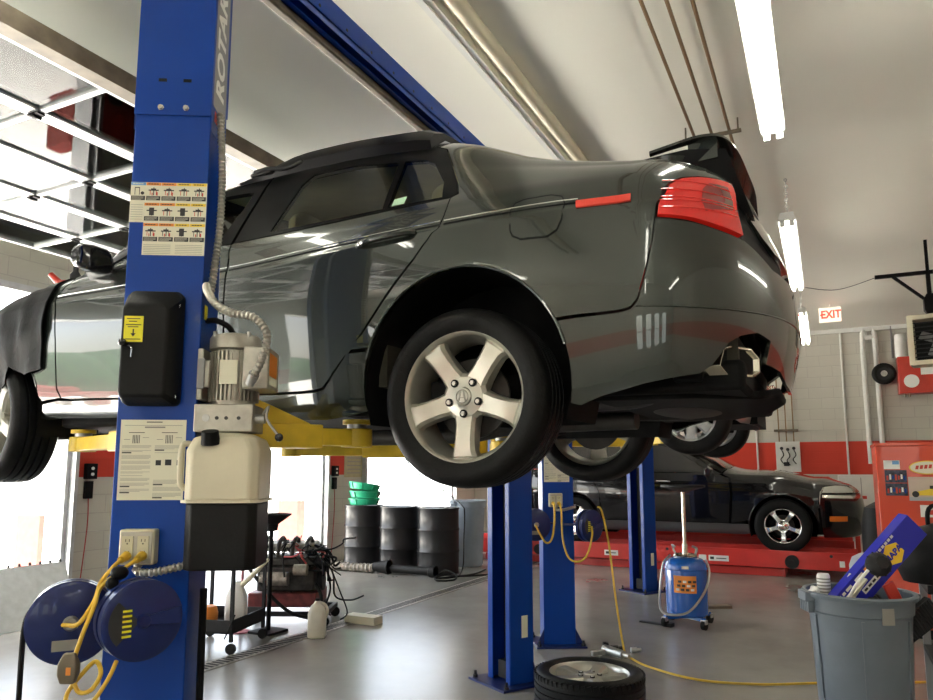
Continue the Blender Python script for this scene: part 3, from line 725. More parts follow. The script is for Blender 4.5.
B.panel('bonnet',[(-2.2,8.05),(-2.8,8.05),(-3.1,7.95),(-3.16,7.3),(-3.32,7.4),(-3.6,7.0),(-3.73,7.05),(-3.9,7.05),(-3.9,12),(-2.28,12),(-2.28,11),(-2.24,9.6)],'paint',mirror='join',su=.08,sv=.5,inset=0)
exc=[(1.096,2.2),(1.100,2.62),(1.03,2.70),(.96,2.60),(.915,2.46),(.864,2.05)]
B.panel('rear_bumper',[acut(archr,2.97,False)]+[q for q in archr[15:] if q[1]<2.97]+[(.43,1.0),(.496,1.30),(.624,1.60),(.728,1.75),(.82,1.85)]+exc[::-1]+[(1.2,2.15),(1.3,1.95),(1.4,1.9),(1.4,4.02),(1.25,4.02),(1.13,4.05),(1.06,4.28),(1.005,4.44),(.904,4.52),(.80,4.64)]+bseam[::-1],'paint',mirror='join',inset=.0018)
B.line('bumper_crease',[(.62,3.08),(.81,3.03),(1.0,3.05),(1.2,3.12),(1.395,3.15)],.003,'paint',.0)
tl=[(.692,4.77)]+[(u+.004,v-.03) for u,v in taill[1:]]+[(1.03,7.0),(1.015,5.8),(1.006,4.50),(.904,4.58),(.80,4.70)]
for o in B.panel('tail_light',tl,'lamp_red',off=.002,thick=.02,su=.02,sv=.2): pass
for o in list(car.children):
    if o.name.startswith('tail_light'):
        # darker reflector field and ribs inside the lamp lens
        fl=1 if o.data.vertices[0].co.y<0 else -1
        uvs=[(.86,4.9),(.85,5.6),(.865,6.6),(.90,7.1),(.99,7.25),(1.0,6.3),(.985,5.3)]
        bb=Body(surf,o); q=bb.panel('lamp_field',uvs,'lamp_dark',off=.004,thick=0,mirror='copy')
        bpy.data.objects.remove(q[1] if fl==1 else q[0])
        for k in range(5):
            P_,_=B.ev([(u,5.0+k*.48) for u in np.linspace(.70+.004*k,.995,14)],.004)
            MB().tube([(x,y*fl,z) for x,y,z in P_],.0022,5,sm=0).build('lamp_rib','lamp_red',o)
B.panel('side_reflector',[(.437,5.45),(.434,6.22),(.612,6.34),(.612,5.86)],'refl_red',off=.006,inset=0,thick=.006)
fuel=[(.205,4.75),(.200,6.2),(.214,6.62),(.25,6.78),(.345,6.80),(.385,6.62),(.395,6.2),(.388,4.9),(.372,4.62),(.34,4.5),(.245,4.5),(.215,4.6)]
B.panel('fuel_flap',fuel,'paint',off=.0016,inset=.002,thick=.0)
B.line('fuel_flap_gap',fuel+fuel[:1],.0024,'black',.0005,sm=0)
for a_ in (archr,archf):
    q=a_[4:-4] if a_ is archr else a_[3:-4]
    B.line('arch_lip',q,.0055,'paint',-.001,sm=2,n=8)
# dark and bright lines standing in for the reflection along the crease
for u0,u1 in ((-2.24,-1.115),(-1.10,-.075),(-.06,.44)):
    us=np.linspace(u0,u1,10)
    B.line('crease_reflection_dark',[(u,6.12) for u in us],.0035,'black',.0005,sm=2); B.line('crease_reflection_bright',[(u,6.36) for u in us],.0028,'chrome',.0005,sm=2)
# greenhouse: glass and black frames
rw=[(-.93,8.16),(-.36,8.12),(-.385,9.44),(-.62,9.56),(-.84,9.54),(-.885,9.3)]
qw=[(-.335,8.12),(-.095,8.1),(-.115,8.6),(-.20,9.25),(-.25,9.40),(-.355,9.44)]
fw=[(-1.225,8.2),(-1.18,9.0),(-1.17,9.45),(-1.35,9.55),(-1.5,9.5),(-1.62,9.2),(-1.95,8.45),(-2.02,8.2)]
B.panel('rear_door_glass',rw,'glass',off=-.004,inset=0,thick=0)
B.panel('quarter_glass',qw,'glass',off=-.004,inset=0,thick=0)
B.panel('front_door_glass',[(-1.225,8.2),(-1.195,8.85),(-1.28,8.9),(-1.6,8.75),(-1.82,8.6),(-2.0,8.2)],'glass',off=-.004,inset=0,thick=0)
frames=[
 [(-1.125,8.05),(-.056,8.0),(-.03,8.12),(-.095,8.1),(-.36,8.12),(-.93,8.16),(-1.12,8.18)],
 [(-1.12,8.16),(-.93,8.16),(-.885,9.3),(-.84,9.54),(-.62,9.56),(-.62,9.86),(-1.1,9.86)],
 [(-.62,9.56),(-.385,9.44),(-.36,8.12),(-.335,8.12),(-.355,9.44),(-.25,9.40),(-.24,9.86),(-.62,9.86)],
 [(-.25,9.40),(-.20,9.25),(-.115,8.6),(-.095,8.1),(-.03,8.12),(-.05,8.5),(-.12,9.2),(-.18,9.72),(-.24,9.86)],
 [(-1.14,8.05),(-1.115,9.86),(-1.5,9.86),(-1.62,9.75),(-1.5,9.5),(-1.35,9.55),(-1.17,9.45),(-1.18,9.0),(-1.225,8.2)],
 [(-1.14,8.05),(-1.225,8.2),(-2.02,8.2),(-2.17,8.02),(-2.0,8.0),(-1.6,8.05)],
 [(-2.02,8.2),(-1.95,8.45),(-1.62,9.2),(-1.5,9.5),(-1.62,9.75),(-1.9,9.3),(-2.2,8.4),(-2.17,8.02)]]
B.panel('window_frame',frames,'frame_black',inset=0,thick=.02)
B.panel('roof',[(-1.62,9.76),(-1.5,9.87),(-1.1,9.87),(-.24,9.87),(-.24,10.3),(-.24,12),(-1.45,12),(-1.5,11),(-1.6,10.2)],'paint',mirror='join',su=.08,sv=.5,inset=0)
B.panel('windscreen',[(-1.64,9.8),(-1.6,10.2),(-1.5,11),(-1.45,12),(-2.26,12),(-2.26,11),(-2.22,9.6),(-2.2,8.42),(-1.92,9.3)],'glass',mirror='join',su=.08,sv=.5,inset=0,off=-.002,thick=0)
B.panel('rear_window',[(-.24,10.3),(.30,10.3),(.40,10.3),(.40,12),(-.24,12)],'glass',mirror='join',su=.06,sv=.4,inset=0,off=-.002,thick=0)
for o in B.panel('window_sticker',[(-.318,8.14),(-.318,8.34),(-.262,8.36),(-.262,8.14)],'sticker_green',off=.001,inset=0,thick=.001,mirror=None): pass
# boot lid, lifted a little on its hinges
lidm=Matrix.Translation((.37,0,1.12))@Matrix.Rotation(R(-6.6),4,'Y')@Matrix.Translation((-.42,0,-1.12))
lid=[(.47,10.7),(.6,10.35),(.74,9.95),(.90,9.5),(1.02,9.0),(1.10,8.4),(1.115,6.),(1.11,4.8),(1.15,4.35),(1.21,4.12),(1.4,4.08),(1.4,12),(.45,12)]
B.panel('boot_lid',lid,'paint',mirror='join',xf=lidm,su=.025,thick=.03,inset=.004,off=-.018)
B.panel('boot_gutter',[(.42,10.5),(.43,10.1),(.56,9.65),(.70,9.15),(.84,8.65),(.96,8.2),(1.02,7.9),(1.02,4.6),(1.10,4.1),(1.30,4.0),(1.28,5.),(1.22,8.9),(1.0,10.4),(.7,11.2)],'black',off=-.024,inset=0,thick=0)
lin=MB(); lin.at(lidm)
lin.loft([[(x,y,z) for x,y,z in sec_] for sec_ in ([(.46,-.60,1.09),(.46,.60,1.09),(.46,.60,1.04),(.46,-.60,1.04)],[(.80,-.62,1.06),(.80,.62,1.06),(.80,.6,.99),(.80,-.6,.99)],[(.93,-.60,1.03),(.93,.60,1.03),(.90,.58,.93),(.90,-.58,.93)],[(.975,-.50,.80),(.975,.50,.80),(.93,.48,.80),(.93,-.48,.80)])])
lin.build('boot_lid_lining','black',car)
sp=MB()
path=[(.64,-.672,1.092,.016),(.72,-.668,1.106,.022),(.80,-.650,1.124,.035),(.85,-.59,1.138,.06),(.87,-.45,1.144,.085),(.88,-.2,1.146,.095),(.885,0,1.147,.10)]
path=path+[(x,-y,z,w_) for x,y,z,w_ in path[-2::-1]]
pp=smoothpath([q[:3] for q in path],4); ww=[v.x for v in smoothpath([(q[3],0,0) for q in path],4)]
rings=[]
for k,q in enumerate(pp):
    d=(pp[min(k+1,len(pp)-1)]-pp[max(k-1,0)]).normalized(); n_=Vector((0,0,1)).cross(d).normalized()*-1
    w_=ww[k]
    n_=Vector((d.y,-d.x,0)).normalized()
    rings.append([q+n_*(a*w_)+Vector((0,0,b_)) for a,b_ in ((-.7,-.004),(-.1,.006),(.45,.004),(.5,-.006),(.1,-.010),(-.6,-.010))])
sp.loft(rings); spo=sp.build('spoiler','paint',car)
for s_ in (-1,1): MB().loft([[(x,s_*.56+y,z) for x,y in ((.76,-.04),(.86,-.05),(.86,.05),(.76,.05))] for z in (1.06,1.134)]).build('spoiler_post','paint',spo)
# underside, wheel wells, cabin
uf=MB(); uf.box(-2.3,-.42,-.80,.80,.192,.25); uf.box(-.42,.42,-.50,.50,.26,.42); uf.box(.40,.92,-.68,.68,.24,.34); uf.box(-3.4,-3.14,-.6,.6,.2,.3); uf.box(-3.15,-2.32,-.52,.52,.2,.5)
uf.build('floor_pan','under',car,bevel=.02)
for cx in (.005,-2.738):
    for s_ in (-1,1):
        ring=[(cx+.405*math.cos(R(200-220*k/16)),.29+.415*math.sin(R(200-220*k/16))) for k in range(17)]; n=len(ring)
        MB().add([(x,s_*.885,z) for x,z in ring]+[(x,s_*.55,z) for x,z in ring],[(i,i+1,n+i+1,n+i) for i in range(n-1)]+[tuple(range(n,2*n))]).build('wheel_liner','under',car,fix=False)
cab=MB(); cab.box(-.45,-.36,-.80,.80,.30,.98); cab.box(-2.22,-2.15,-.78,.78,.3,1.0)
for s_ in (-1,1): cab.box(-2.15,-.45,s_*.80-.02,s_*.80+.02,.3,.93)
cab.box(-.36,.42,-.72,.72,.86,.92); cab.box(.40,.44,-.70,.70,.36,1.03); cab.box(.44,.90,-.66,.66,.34,.42)
cab.build('cabin_trim','cabin',car)
hl=MB()
for s_ in (-1,1): hl.add([(-1.5,s_*.56,1.33),(-.3,s_*.56,1.33),(-.3,0,1.38),(-1.5,0,1.38)],[(0,1,2,3)])
hl.build('headlining','beige',car)
for s_ in (-1,1):
    m=MB(); m.loft([[(x,s_*.70+y*s_,z) for x,y in ((xx-.05,-.02),(xx+.06,-.02),(xx+.06,.03),(xx-.05,.03))] for xx,z in ()][0:4]) if False else m.loft([[(xx+x,s_*(yy+y),z) for x,y in ((-.05,0),(.06,0),(.06,.05),(-.05,.05))] for xx,z,yy in ((-1.17,.90,.79),(-1.16,1.0,.75),(-1.13,1.15,.66),(-1.10,1.30,.565))]); m.build('pillar_trim','beige',car)
def seat(x,y,nm='seat'):
    b=MB()
    b.loft([[(xx+dx*.5*tk,y+dy*wd,z) for dx,dy in ((-1,-.8),(-1,.8),(-.4,1),(.6,1),(1,.7),(1,-.7),(.6,-1),(-.4,-1))] for xx,z,wd,tk in ((x,.40,.23,.16),(x+.05,.6,.24,.17),(x+.12,.85,.22,.14),(x+.17,.98,.15,.10),(x+.19,1.02,.10,.05))])
    s_=b.build(nm,'seat',car,bevel=.02)
    MB().loft([[(x+.20+dx*.05*q,y+dy*.13*q,z) for dx,dy in ((-1,-.8),(-1,.8),(0,1),(1,.7),(1,-.7),(0,-1))] for z,q in ((1.06,.8),(1.10,1),(1.19,1),(1.23,.7))]).build('headrest','seat',s_,bevel=.015)
    MB().loft([[(xx,y+yy,z) for xx,yy in ((x-.5,-.24),(x-.5,.24),(x+.02,.24),(x+.02,-.24))] for z in (.30,.46)]).build('cushion','seat',s_,bevel=.04)
for y in (-.38,.38): seat(-1.30,y); seat(-.50,y)
MB().torus((-1.72,-.38,.86),(.9,0,.45),.18,.016,28,8).build('steering_wheel','black',car); 
MB().loft([[(x,y,z) for y in (-.76,.76) for x,z in ((-2.2,.96),(-1.95,.95),(-1.85,.80),(-2.2,.6))][0:4]+[] for _ in (0,)]+[[(x,.76,z) for x,z in ((-2.2,.96),(-1.95,.95),(-1.85,.80),(-2.2,.6))]]).build('dashboard','black_soft',car)
# handles, mirrors
for s_ in (-1,1):
    for hx in (-.30,-1.32):
        m=MB(); pts=[(hx-.13,s_*.907,.838),(hx-.09,s_*.930,.842),(hx,s_*.936,.848),(hx+.09,s_*.930,.852),(hx+.12,s_*.908,.854)]
        m.tube(pts,.013,8); 
        h=m.build('door_handle','paint',car)
        MB().at(TR((hx,s_*.899,.828))).sph((0,0,0),.06,16,10,(1.,.22,.42)).build('handle_cup','black_gloss',h)
    mr=MB()
    cx,cy,cz=-1.90,s_*.975,.955
    mr.loft([[(cx+dx*a,cy+dy*s_,cz+.01+dz*a) for dx,dz in ((-.02,-.07),(.045,-.075),(.05,.0),(.04,.07),(-.02,.075),(-.055,.04),(-.06,-.03))] for a,dy in ((.64,-.09),(.85,-.06),(.87,.02),(.77,.065),(.47,.085))])
    mo=mr.build('door_mirror','black_gloss',car,bevel=.008)
    MB().loft([[(x,s_*.86,z) for x,z in ((-2.05,.90),(-1.88,.92),(-1.90,1.0),(-1.98,.99))],[(x,s_*.93,z) for x,z in ((-2.0,.93),(-1.90,.93),(-1.90,.98),(-1.97,.98))]]).build('mirror_stalk','black_gloss',mo)
# exhaust
for s_ in (-1,1):
    def rr(x,k,dy=0): return [(x-.6*y,s_*(.632+y*k+dy),.335+z*k) for y,z in ((-.085,-.03),(-.05,-.048),(.06,-.048),(.09,-.02),(.07,.038),(.045,.05),(-.05,.05),(-.085,.02))]
    ex=MB().loft([rr(.72,.8,-.03),rr(.85,1),rr(.905,1),rr(.905,.84),rr(.88,.80)],caps=False).build('exhaust_tip','chrome_dull',car,bevel=.002)
    MB().loft([rr(.882,.82),rr(.886,.82)]).build('tip_inside','black',ex)
    MB().loft([[(x,s_*y,z) for y,z in ((.50,.27),(.72-(x-.7)*.25,.27),(.70-(x-.7)*.25,.42),(.50,.43))] for x in (.70,.79)]).build('exhaust_recess','black',car,bevel=.01)
    MB().tube([(.30,s_*.30,.25),(.5,s_*.38,.25),(.62,s_*.5,.27),(.74,s_*.58,.32)],.035,12).build('tail_pipe','muffler',car)
mf=MB(); mf.at(TR((.62,.05,.305))); mf.sph((0,0,0),1,24,12,(.23,.50,.10)); mf.build('muffler','muffler',car)
MB().tube([(-2.2,0,.16),(-.6,.05,.15),(-.2,.1,.19),(.4,.05,.2)],.04,12).build('exhaust_pipe','muffler',car)
MB().loft([[(x,y,z) for y,z in ((-yy,z0+.03),(yy,z0+.03),(yy,z0),(-yy,z0))] for x,yy,z0 in ((.40,.66,.225),(.75,.60,.225),(.93,.36,.235),(1.0,.2,.26))]).build('under_tray','under',car,bevel=.01)
for ax in (0,-2.738):
    m=MB(); m.bar((ax-.05,-.66,.24),(ax-.12,0,.22),.07,.05); m.bar((ax-.05,.66,.24),(ax-.12,0,.22),.07,.05); m.bar((ax+.12,-.60,.25),(ax+.16,.0,.25),.05,.04); m.bar((ax+.12,.60,.25),(ax+.16,0,.25),.05,.04); m.cyl((ax-.1,-.45,.22),(ax-.1,.45,.22),.06)
    for s_ in (-1,1): m.cyl((ax,s_*.58,.25),(ax+.02,s_*.5,.62),.035); m.lathe([(.06+.0*k,.03*k) for k in range(2)],(ax,s_*.57,.35),(0,0,1),16); m.bar((ax-.45,s_*.55,.22),(ax-.02,s_*.62,.22),.06,.05)
    m.build('suspension','under',car)
W0=make_wheel('wheel',root=car); W0.location=(0,-.775,.24)
for x,y,rz in ((0,.775,PI),(-2.738,-.775,R(-9)),(-2.738,.775,PI-R(9))): copy_part(W0,car,(x,y,.24),rz)
# ------------------------------------------------------------------ two-post lifts
F1=(-1.959,1.656,0); LIFT=2.937; F2=(-1.975,5.655,0)
HT=3.5
def col_shell(t,plain=False):
    w=.128; m=MB()
    m.box(-w,w,0,.010,.012,2.66); m.box(-w,-w+.010,.010,.19,.012,2.66); m.box(w-.010,w,.010,.19,.012,2.66)
    m.box(-w+.010,-w+.055,.18,.19,.012,2.66); m.box(w-.055,w-.010,.18,.19,.012,2.66)
    m.build('column','blue',t,bevel=.004)
    s=MB(); w2=.1305
    s.box(-w2,w2,-.006,-.001,2.612,HT); s.box(-w2,-w+-.0005,-.001,.18,2.56,HT); s.box(w+.0005,w2,-.001,.18,2.56,HT); s.box(-w2,w2,.185,.195,2.70,HT)
    s.build('sleeve','blue',t,bevel=.002)
    b=MB(); b.box(-.20,.20,-.09,.30,0,.014); b.prism([(0,0),(.06,0),(0,.12)],(w,.0,.014),(1,0,0),(0,0,1),-.008); b.prism([(0,0),(-.06,0),(0,.12)][::-1],(-w,.0,.014),(1,0,0),(0,0,1),-.008)
    bp=b.build('base_plate','blue_dark',t)
    for x in (-.175,.175):
        for y in (-.06,.26): MB().cyl((x,y,.014),(x,y,.03),.017,n=6).cyl((x,y,.03),(x,y,.055),.009,n=10).build('anchor_bolt','darkgrey',bp)
    st=MB().box(-.045,.045,.10,.115,.10,2.5).build('carriage_track','black',t)
    ck=MB().box(-.05,.05,.116,.16,.03,.14).build('stop_block','darkgrey',t)
    for z in (2.636,):
        for x in (-.04,.045): MB().cyl((x,-.006,z),(x,-.011,z),.011,n=6).cyl((x,-.011,z),(x,-.018,z),.008,n=10).build('sleeve_bolt','chrome',t)
    sl=MB()
    for x in (-.04,.044): sl.box(x-.014,x+.014,-.0068,-.006,2.733,2.745)
    sl.build('slots','black',t)
    cr=MB(); cr.box(-.11,.11,.05,.17,1.42,1.95); cr.build('carriage','blue_dark',t,bevel=.006)
    return t
def decal(t):
    d=MB(); px=.0034; X0,Z0=-.131,2.368; y=-.0012
    def r(x0,x1,z0,z1,k,dy=0): d.m=k; d.box(x0,x1,y-dy-.0004,y-dy+.0004,z0,z1)
    rows=[(2.368,5,-.131,['label_blue','orange','orange','amber','amber']),(2.296,4,-.080,['orange','orange','amber','amber']),(2.224,4,-.080,['orange','orange','amber','amber'])]
    mats=['paper','ink','label_blue','orange','amber','red_ink','ink_grey']
    ix={n:i for i,n in enumerate(mats)}
    r(-.1275,.1275,2.298,2.368,0); r(-.1275,-.080,2.226,2.298,0); r(-.0795,.1275,2.112,2.298,0)
    random.seed(5)
    for z0,n,x0,hd in rows:
        x0=max(x0,-.1275); cw=(.1265-x0)/n
        for i in range(n):
            a=x0+i*cw+.001; b=x0+(i+1)*cw-.001
            r(a,b,z0-.011,z0-.001,ix[hd[i]],.0006)
            for q in range(4): r(a+.006+q*.009,a+.013+q*.009,z0-.0075,z0-.0045,0 if hd[i]=='label_blue' else 1,.0011)
            r(a+.001,b-.001,z0-.064,z0-.049,1,.0006)
            for q in range(3): r(a+.004,b-.006-.008*(q==2),z0-.0535-q*.0042,z0-.0525-q*.0042,0,.0011)
            cx=(a+b)/2; cz=z0-.031
            kind=random.randrange(4) if i or z0<2.3 else 0
            if z0>2.3 and i==0:
                for s_ in (-.012,.003): r(cx+s_,cx+s_+.002,cz-.014,cz+.012,1,.0006)
                r(cx-.012,cx+.005,cz+.010,cz+.013,1,.0006); d.m=1; d.cyl((cx+.014,y-.0006,cz-.008),(cx+.014,y-.001,cz-.008),.006,n=12)
            else:
                r(cx-.017,cx+.017,cz+.001,cz+.005,1,.0006); r(cx-.009,cx+.008,cz+.005,cz+.009,1,.0006)
                if kind!=1:
                    for s_ in (-.012,.008): r(cx+s_,cx+s_+.002,cz-.014,cz+.001,1 if kind%2 else 5,.0006)
                r(cx-.001,cx+.002,cz-.015,cz+.013,1,.0006)
                if kind>1: r(cx+.010,cx+.014,cz-.016,cz-.004,5,.0007); r(cx-.006,cx-.003,cz-.016,cz-.006,5,.0007)
                if kind==1: r(cx-.008,cx+.008,cz-.014,cz+.013,1,.0007)
    for k in range(7):
        r(-.124,-.084,2.288-k*.0085,2.2868-k*.0085,6,.0006)
        if k<6: 
            r(-.075,.015,2.148-k*.006,2.1468-k*.006,6,.0006); r(.03,.12,2.148-k*.006,2.1468-k*.006,6,.0006)
    d.build('warning_decal',mats,t,fix=False)
def sheet(t):
    d=MB(); y=-.0012; d.m=0; d.box(-.112,.097,y-.0004,y+.0004,1.295,1.555)
    def r(x0,x1,z0,z1,k=1): d.m=k; d.box(x0,x1,y-.001,y-.0002,z0,z1)
    r(-.03,.02,1.546,1.549); r(-.10,.085,1.536,1.5368); r(-.035,.03,1.528,1.533,2)
    random.seed(9)
    for s_ in (-.06,.045):
        for q in range(5): r(s_-.012+q*.005,s_-.010+q*.005,1.478,1.505)
        r(s_-.04,s_-.02,1.49,1.491); r(s_+.02,s_+.04,1.496,1.497); r(s_-.025,s_+.025,1.512,1.514)
    for side,(a,b) in enumerate(((-.104,-.012),(.0,.09))):
        z=1.47
        while z>1.31:
            if side and 1.36<z<1.44:
                z-=.004; 
                if 1.405<z<1.415: r(a+.005,a+.022,z,z+.009); r(a+.035,a+.055,z,z+.011); r(a+.072,a+.082,z,z+.009)
                continue
            n=random.choice((1,2,2,3,4))
            for q in range(n):
                r(a,b-random.uniform(0,.03)*(q==n-1),z,z+.0011,2); z-=.0035
            if random.random()<.2: r(a,a+.03,z-.002,z+.002); z-=.004
            z-=.005
    d.build('instruction_sheet',['paper','ink','ink_grey'],t,fix=False)
def outlet(t):
    b=MB().box(-.08,.03,-.045,-.001,1.095,1.205).build('outlet_box','outlet',t,bevel=.006,label='metal outlet box with two yellow plugs')
    pl=MB().box(-.074,.024,-.049,-.045,1.101,1.199).build('cover_plate','alu_motor',b,bevel=.002)
    for x in (-.05,-.002):
        k=MB(); k.m=0; k.box(x-.017,x+.017,-.053,-.049,1.115,1.185); k.m=1
        for z in (1.132,1.168):
            for dx in (-.006,.005): k.box(x+dx,x+dx+.002,-.0536,-.053,z,z+.008)
            k.box(x-.002,x+.002,-.0536,-.053,z-.008,z-.004)
        k.build('receptacle',['outlet','ink'],b,fix=False)
        MB().cyl((x,-.053,1.125),(x,-.095,1.118),.015,.011,n=12).build('plug','yellow_cord',b)
def flex(t,name,pts,r,mt='conduit'):
    p=smoothpath(pts,16); m=MB()
    L=[0]
    for a,b in zip(p,p[1:]): L.append(L[-1]+(b-a).length)
    n=int(L[-1]/(r*.55)); q=[]
    j=0
    for k in range(n+1):
        s=L[-1]*k/n
        while j<len(L)-2 and L[j+1]<s: j+=1
        f=(s-L[j])/max(1e-9,L[j+1]-L[j]); q.append(p[j].lerp(p[j+1],f))
    m.tube(q,lambda f: r*(1.15 if round(f*n)%2 else .80),10,sm=0)
    return m.build(name,mt,t,ang=25)
def lockcover(t):
    m=MB(); m.loft([[(x,y,z) for x,z in ((x0+c,z0),(x1-c,z0),(x1,z0+c),(x1,z1-c2),(x1-c2,z1),(x0+c2,z1),(x0,z1-c2),(x0,z0+c))] for y,x0,x1,z0,z1,c,c2 in ((-.001,-.108,.077,1.598,1.985,.012,.02),(-.030,-.106,.075,1.602,1.98,.012,.02),(-.078,-.100,.045,1.625,1.925,.012,.018))])
    o=m.build('lock_cover','black_soft',t,bevel=.008,seg=3,label='black plastic latch cover with yellow sticker')
    l=MB(); l.m=0; l.box(-.090,-.030,-.0795,-.0785,1.800,1.885); l.m=1
    for z,a,b in ((1.875,-.082,-.040),(1.866,-.075,-.05),(1.855,-.084,-.036),(1.848,-.078,-.045),(1.808,-.084,-.036)): l.box(a,b,-.0803,-.0795,z,z+.0025)
    l.box(-.062,-.058,-.0803,-.0795,1.825,1.842); l.prism([(-.008,0),(0,-.011),(.008,0)],(-.06,-.0803,1.827),(1,0,0),(0,0,1),-.0008) if False else l.add([(-.068,-.0803,1.828),(-.052,-.0803,1.828),(-.06,-.0803,1.817)],[(0,1,2)])
    l.build('yellow_sticker',['yellow_label','ink'],o,fix=False)
    k=MB(); k.cyl((-.083,-.078,1.795),(-.083,-.10,1.795),.010,n=14); k.sph((-.083,-.103,1.795),.013,14,8); k.tube([(-.075,-.08,1.79),(-.06,-.082,1.78),(-.06,-.082,1.75)],.004,6); k.build('release_knob','black_gloss',o)
    for x,z in ((.063,1.93),(.063,1.628)): MB().cyl((x,-.034,z),(x,-.040,z),.008,n=12).build('screw','chrome',o)
def power_column(t):
    col_shell(t); decal(t); lockcover(t); sheet(t); outlet(t)
    sl=MB().box(.131,.1315,.012,.16,2.66,HT-.05).build('name_strip','grey',t)
    text('ROTARY',.125,'lettering','paper_white',t,(.1318,.085,2.96),(0,0,1),(0,-1,0),.0008,world=False,bold=.004)
    MB().box(.1315,.132,.03,.14,2.61,2.65).build('red_mark','red_ink',t)
    flex(t,'conduit',[(.150,.03,2.64),(.162,.03,2.50),(.168,.03,2.35),(.165,.03,2.2),(.152,.03,2.05),(.145,.03,1.98)],.0125)
    flex(t,'conduit',[(-.02,-.03,1.10),(-.02,-.04,1.075),(.03,-.05,1.073),(.09,-.045,1.085),(.135,-.03,1.095)],.0125)
    MB().box(.1285,.130,.03,.06,1.90,1.95).build('side_sticker','yellow_label',t)
    return t
near=power_column(thing('lift_column','nearest blue lift column carrying decals, latch cover and pump','lift column',F1,R(30)))
far=col_shell(thing('lift_column','blue lift column with open channel behind the raised rear wheel','lift column',(F1[0]+.05,F1[1]+LIFT+.09,0),R(150)))
MB().box(-.1285,-.130,.05,.10,.30,.44).build('side_sticker','paper',far); 
b2=copy_tree(near,None,F2,R(30),label='blue lift column with outlet and two reels, behind the loose wheel')
c2=copy_tree(far,None,(F2[0]+.05,F2[1]+LIFT+.09,0),R(150),label='farthest blue lift column, left of the blue oil drainer')
# overhead beams between the columns
for F,l in ((F1,'blue overhead beam of the near lift above the car roof'),(F2,'blue overhead beam of the second lift, behind the grey car')):
    t=thing('lift_crossbeam',l,'lift beam',(F[0]+.05,F[1]+.25,HT-.13))
    m=MB(); Lb=LIFT-.40
    m.box(-.05,.05,0,Lb,.10,.106); m.box(-.05,-.044,0,Lb,0,.10); m.box(.044,.05,0,Lb,0,.10); m.box(-.05,-.02,0,Lb,0,.006); m.box(.02,.05,0,Lb,0,.006)
    bo=m.build('beam','blue',t)
    for k in range(12): MB().cyl((.052,.2+k*.2,.03),(.050,.2+k*.2,.03),.008,n=6).build('rivet','darkgrey',bo)
    MB().box(-.105,-.058,.03,Lb-.03,-.03,.03).build('shutoff_bar','brown_steel',t,bevel=.01)
# swing arms
def arm(col,loc,tip,z=1.475):
    I=Matrix.LocRotScale(col.location,col.rotation_euler,None).inverted(); I=I@Matrix.Translation((loc[0],loc[1],z))
    d=Vector((tip[0]-loc[0],tip[1]-loc[1],0)); L=d.length; u=d/L
    m=MB().at(I); m.bar(Vector((0,0,.045)),u*(L*.62)+Vector((0,0,.045)),.11,.09)
    n_=Vector((-u.y,u.x,0)); rings=[]
    for a,h in ((.02,.19),(.25,.15),(.55,.095)): rings.append([u*(L*a)+n_*s_*.012+Vector((0,0,zz)) for s_,zz in ((-1,.085),(1,.085),(1,h),(-1,h))])
    m.loft(rings); m.cyl((0,0,-.02),(0,0,.12),.05,n=18); t=m.build('swing_arm','yellow',col,bevel=.005,label='yellow swing arm')
    m=MB().at(I); m.bar(u*(L*.45)+Vector((0,0,.045)),d+Vector((0,0,.045)),.085,.066); m.cyl(d+Vector((0,0,.008)),d+Vector((0,0,.082)),.062,n=20); m.build('inner_arm','yellow',t,bevel=.004)
    MB().at(I).cyl(d+Vector((0,0,.082)),d+Vector((0,0,.10)),.04,n=16).build('pad_screw','steel',t)
    MB().at(I).cyl(d+Vector((0,0,.10)),d+Vector((0,0,.118)),.058,n=20).build('pad','yellow',t)
arm(near,(F1[0]-.10,F1[1]+.30),(-3.36,2.40)); arm(near,(F1[0]+.06,F1[1]+.34),(-1.70,2.42))
arm(far,(F1[0]-.12,F1[1]+LIFT-.20),(-3.20,3.80)); arm(far,(F1[0]+.03,F1[1]+LIFT-.24),(-1.66,3.80))
# ------------------------------------------------------------------ hydraulic pump on the near column
u=thing('hydraulic_pump','grey electric pump with ivory and black tank on the near column','pump',F1,R(30))
cx,cy=.232,.055
m=MB(); m.cyl((cx,cy,1.607),(cx,cy,1.80),.070,n=40)
for k in range(34):
    a=2*PI*k/34; m.at(Matrix.Translation((cx,cy,0))@Matrix.Rotation(a,4,'Z')); m.box(.068,.083,-.0028,.0028,1.62,1.785)
m.at(Matrix()); mo=m.build('motor','alu_motor',u)
MB().lathe([(0,1.85),(.05,1.85),(.078,1.843),(.085,1.832),(.085,1.795),(.07,1.79)],(cx,cy,0),(0,0,1),36).build('fan_cover','alu_motor',mo)
for k in range(4):
    a=R(45+90*k); MB().cyl((cx+.078*math.cos(a),cy+.078*math.sin(a),1.835),(cx+.078*math.cos(a),cy+.078*math.sin(a),1.852),.007,n=8).build('bolt','steel',mo)
MB().box(cx-.028,cx+.030,cy-.0870,cy-.0835,1.672,1.752).build('name_plate','paper',mo)
tb=MB(); tb.box(cx+.050,cx+.135,cy-.105,cy+.06,1.655,1.795); tbo=tb.build('terminal_box','alu_motor',u,bevel=.006)
MB().box(cx+.1355,cx+.1365,cy-.095,cy+.02,1.70,1.775).build('orange_label','orange',tbo)
MB().box(cx+.1355,cx+.1365,cy-.095,cy+.02,1.67,1.698).build('white_label','paper',tbo)
lb=MB(); lb.box(.131,.150,-.03,.12,1.62,1.79); lb.box(.131,cx-.06,-.03,-.02,1.66,1.75); lb.build('mounting_bracket','alu_motor',u,bevel=.004)
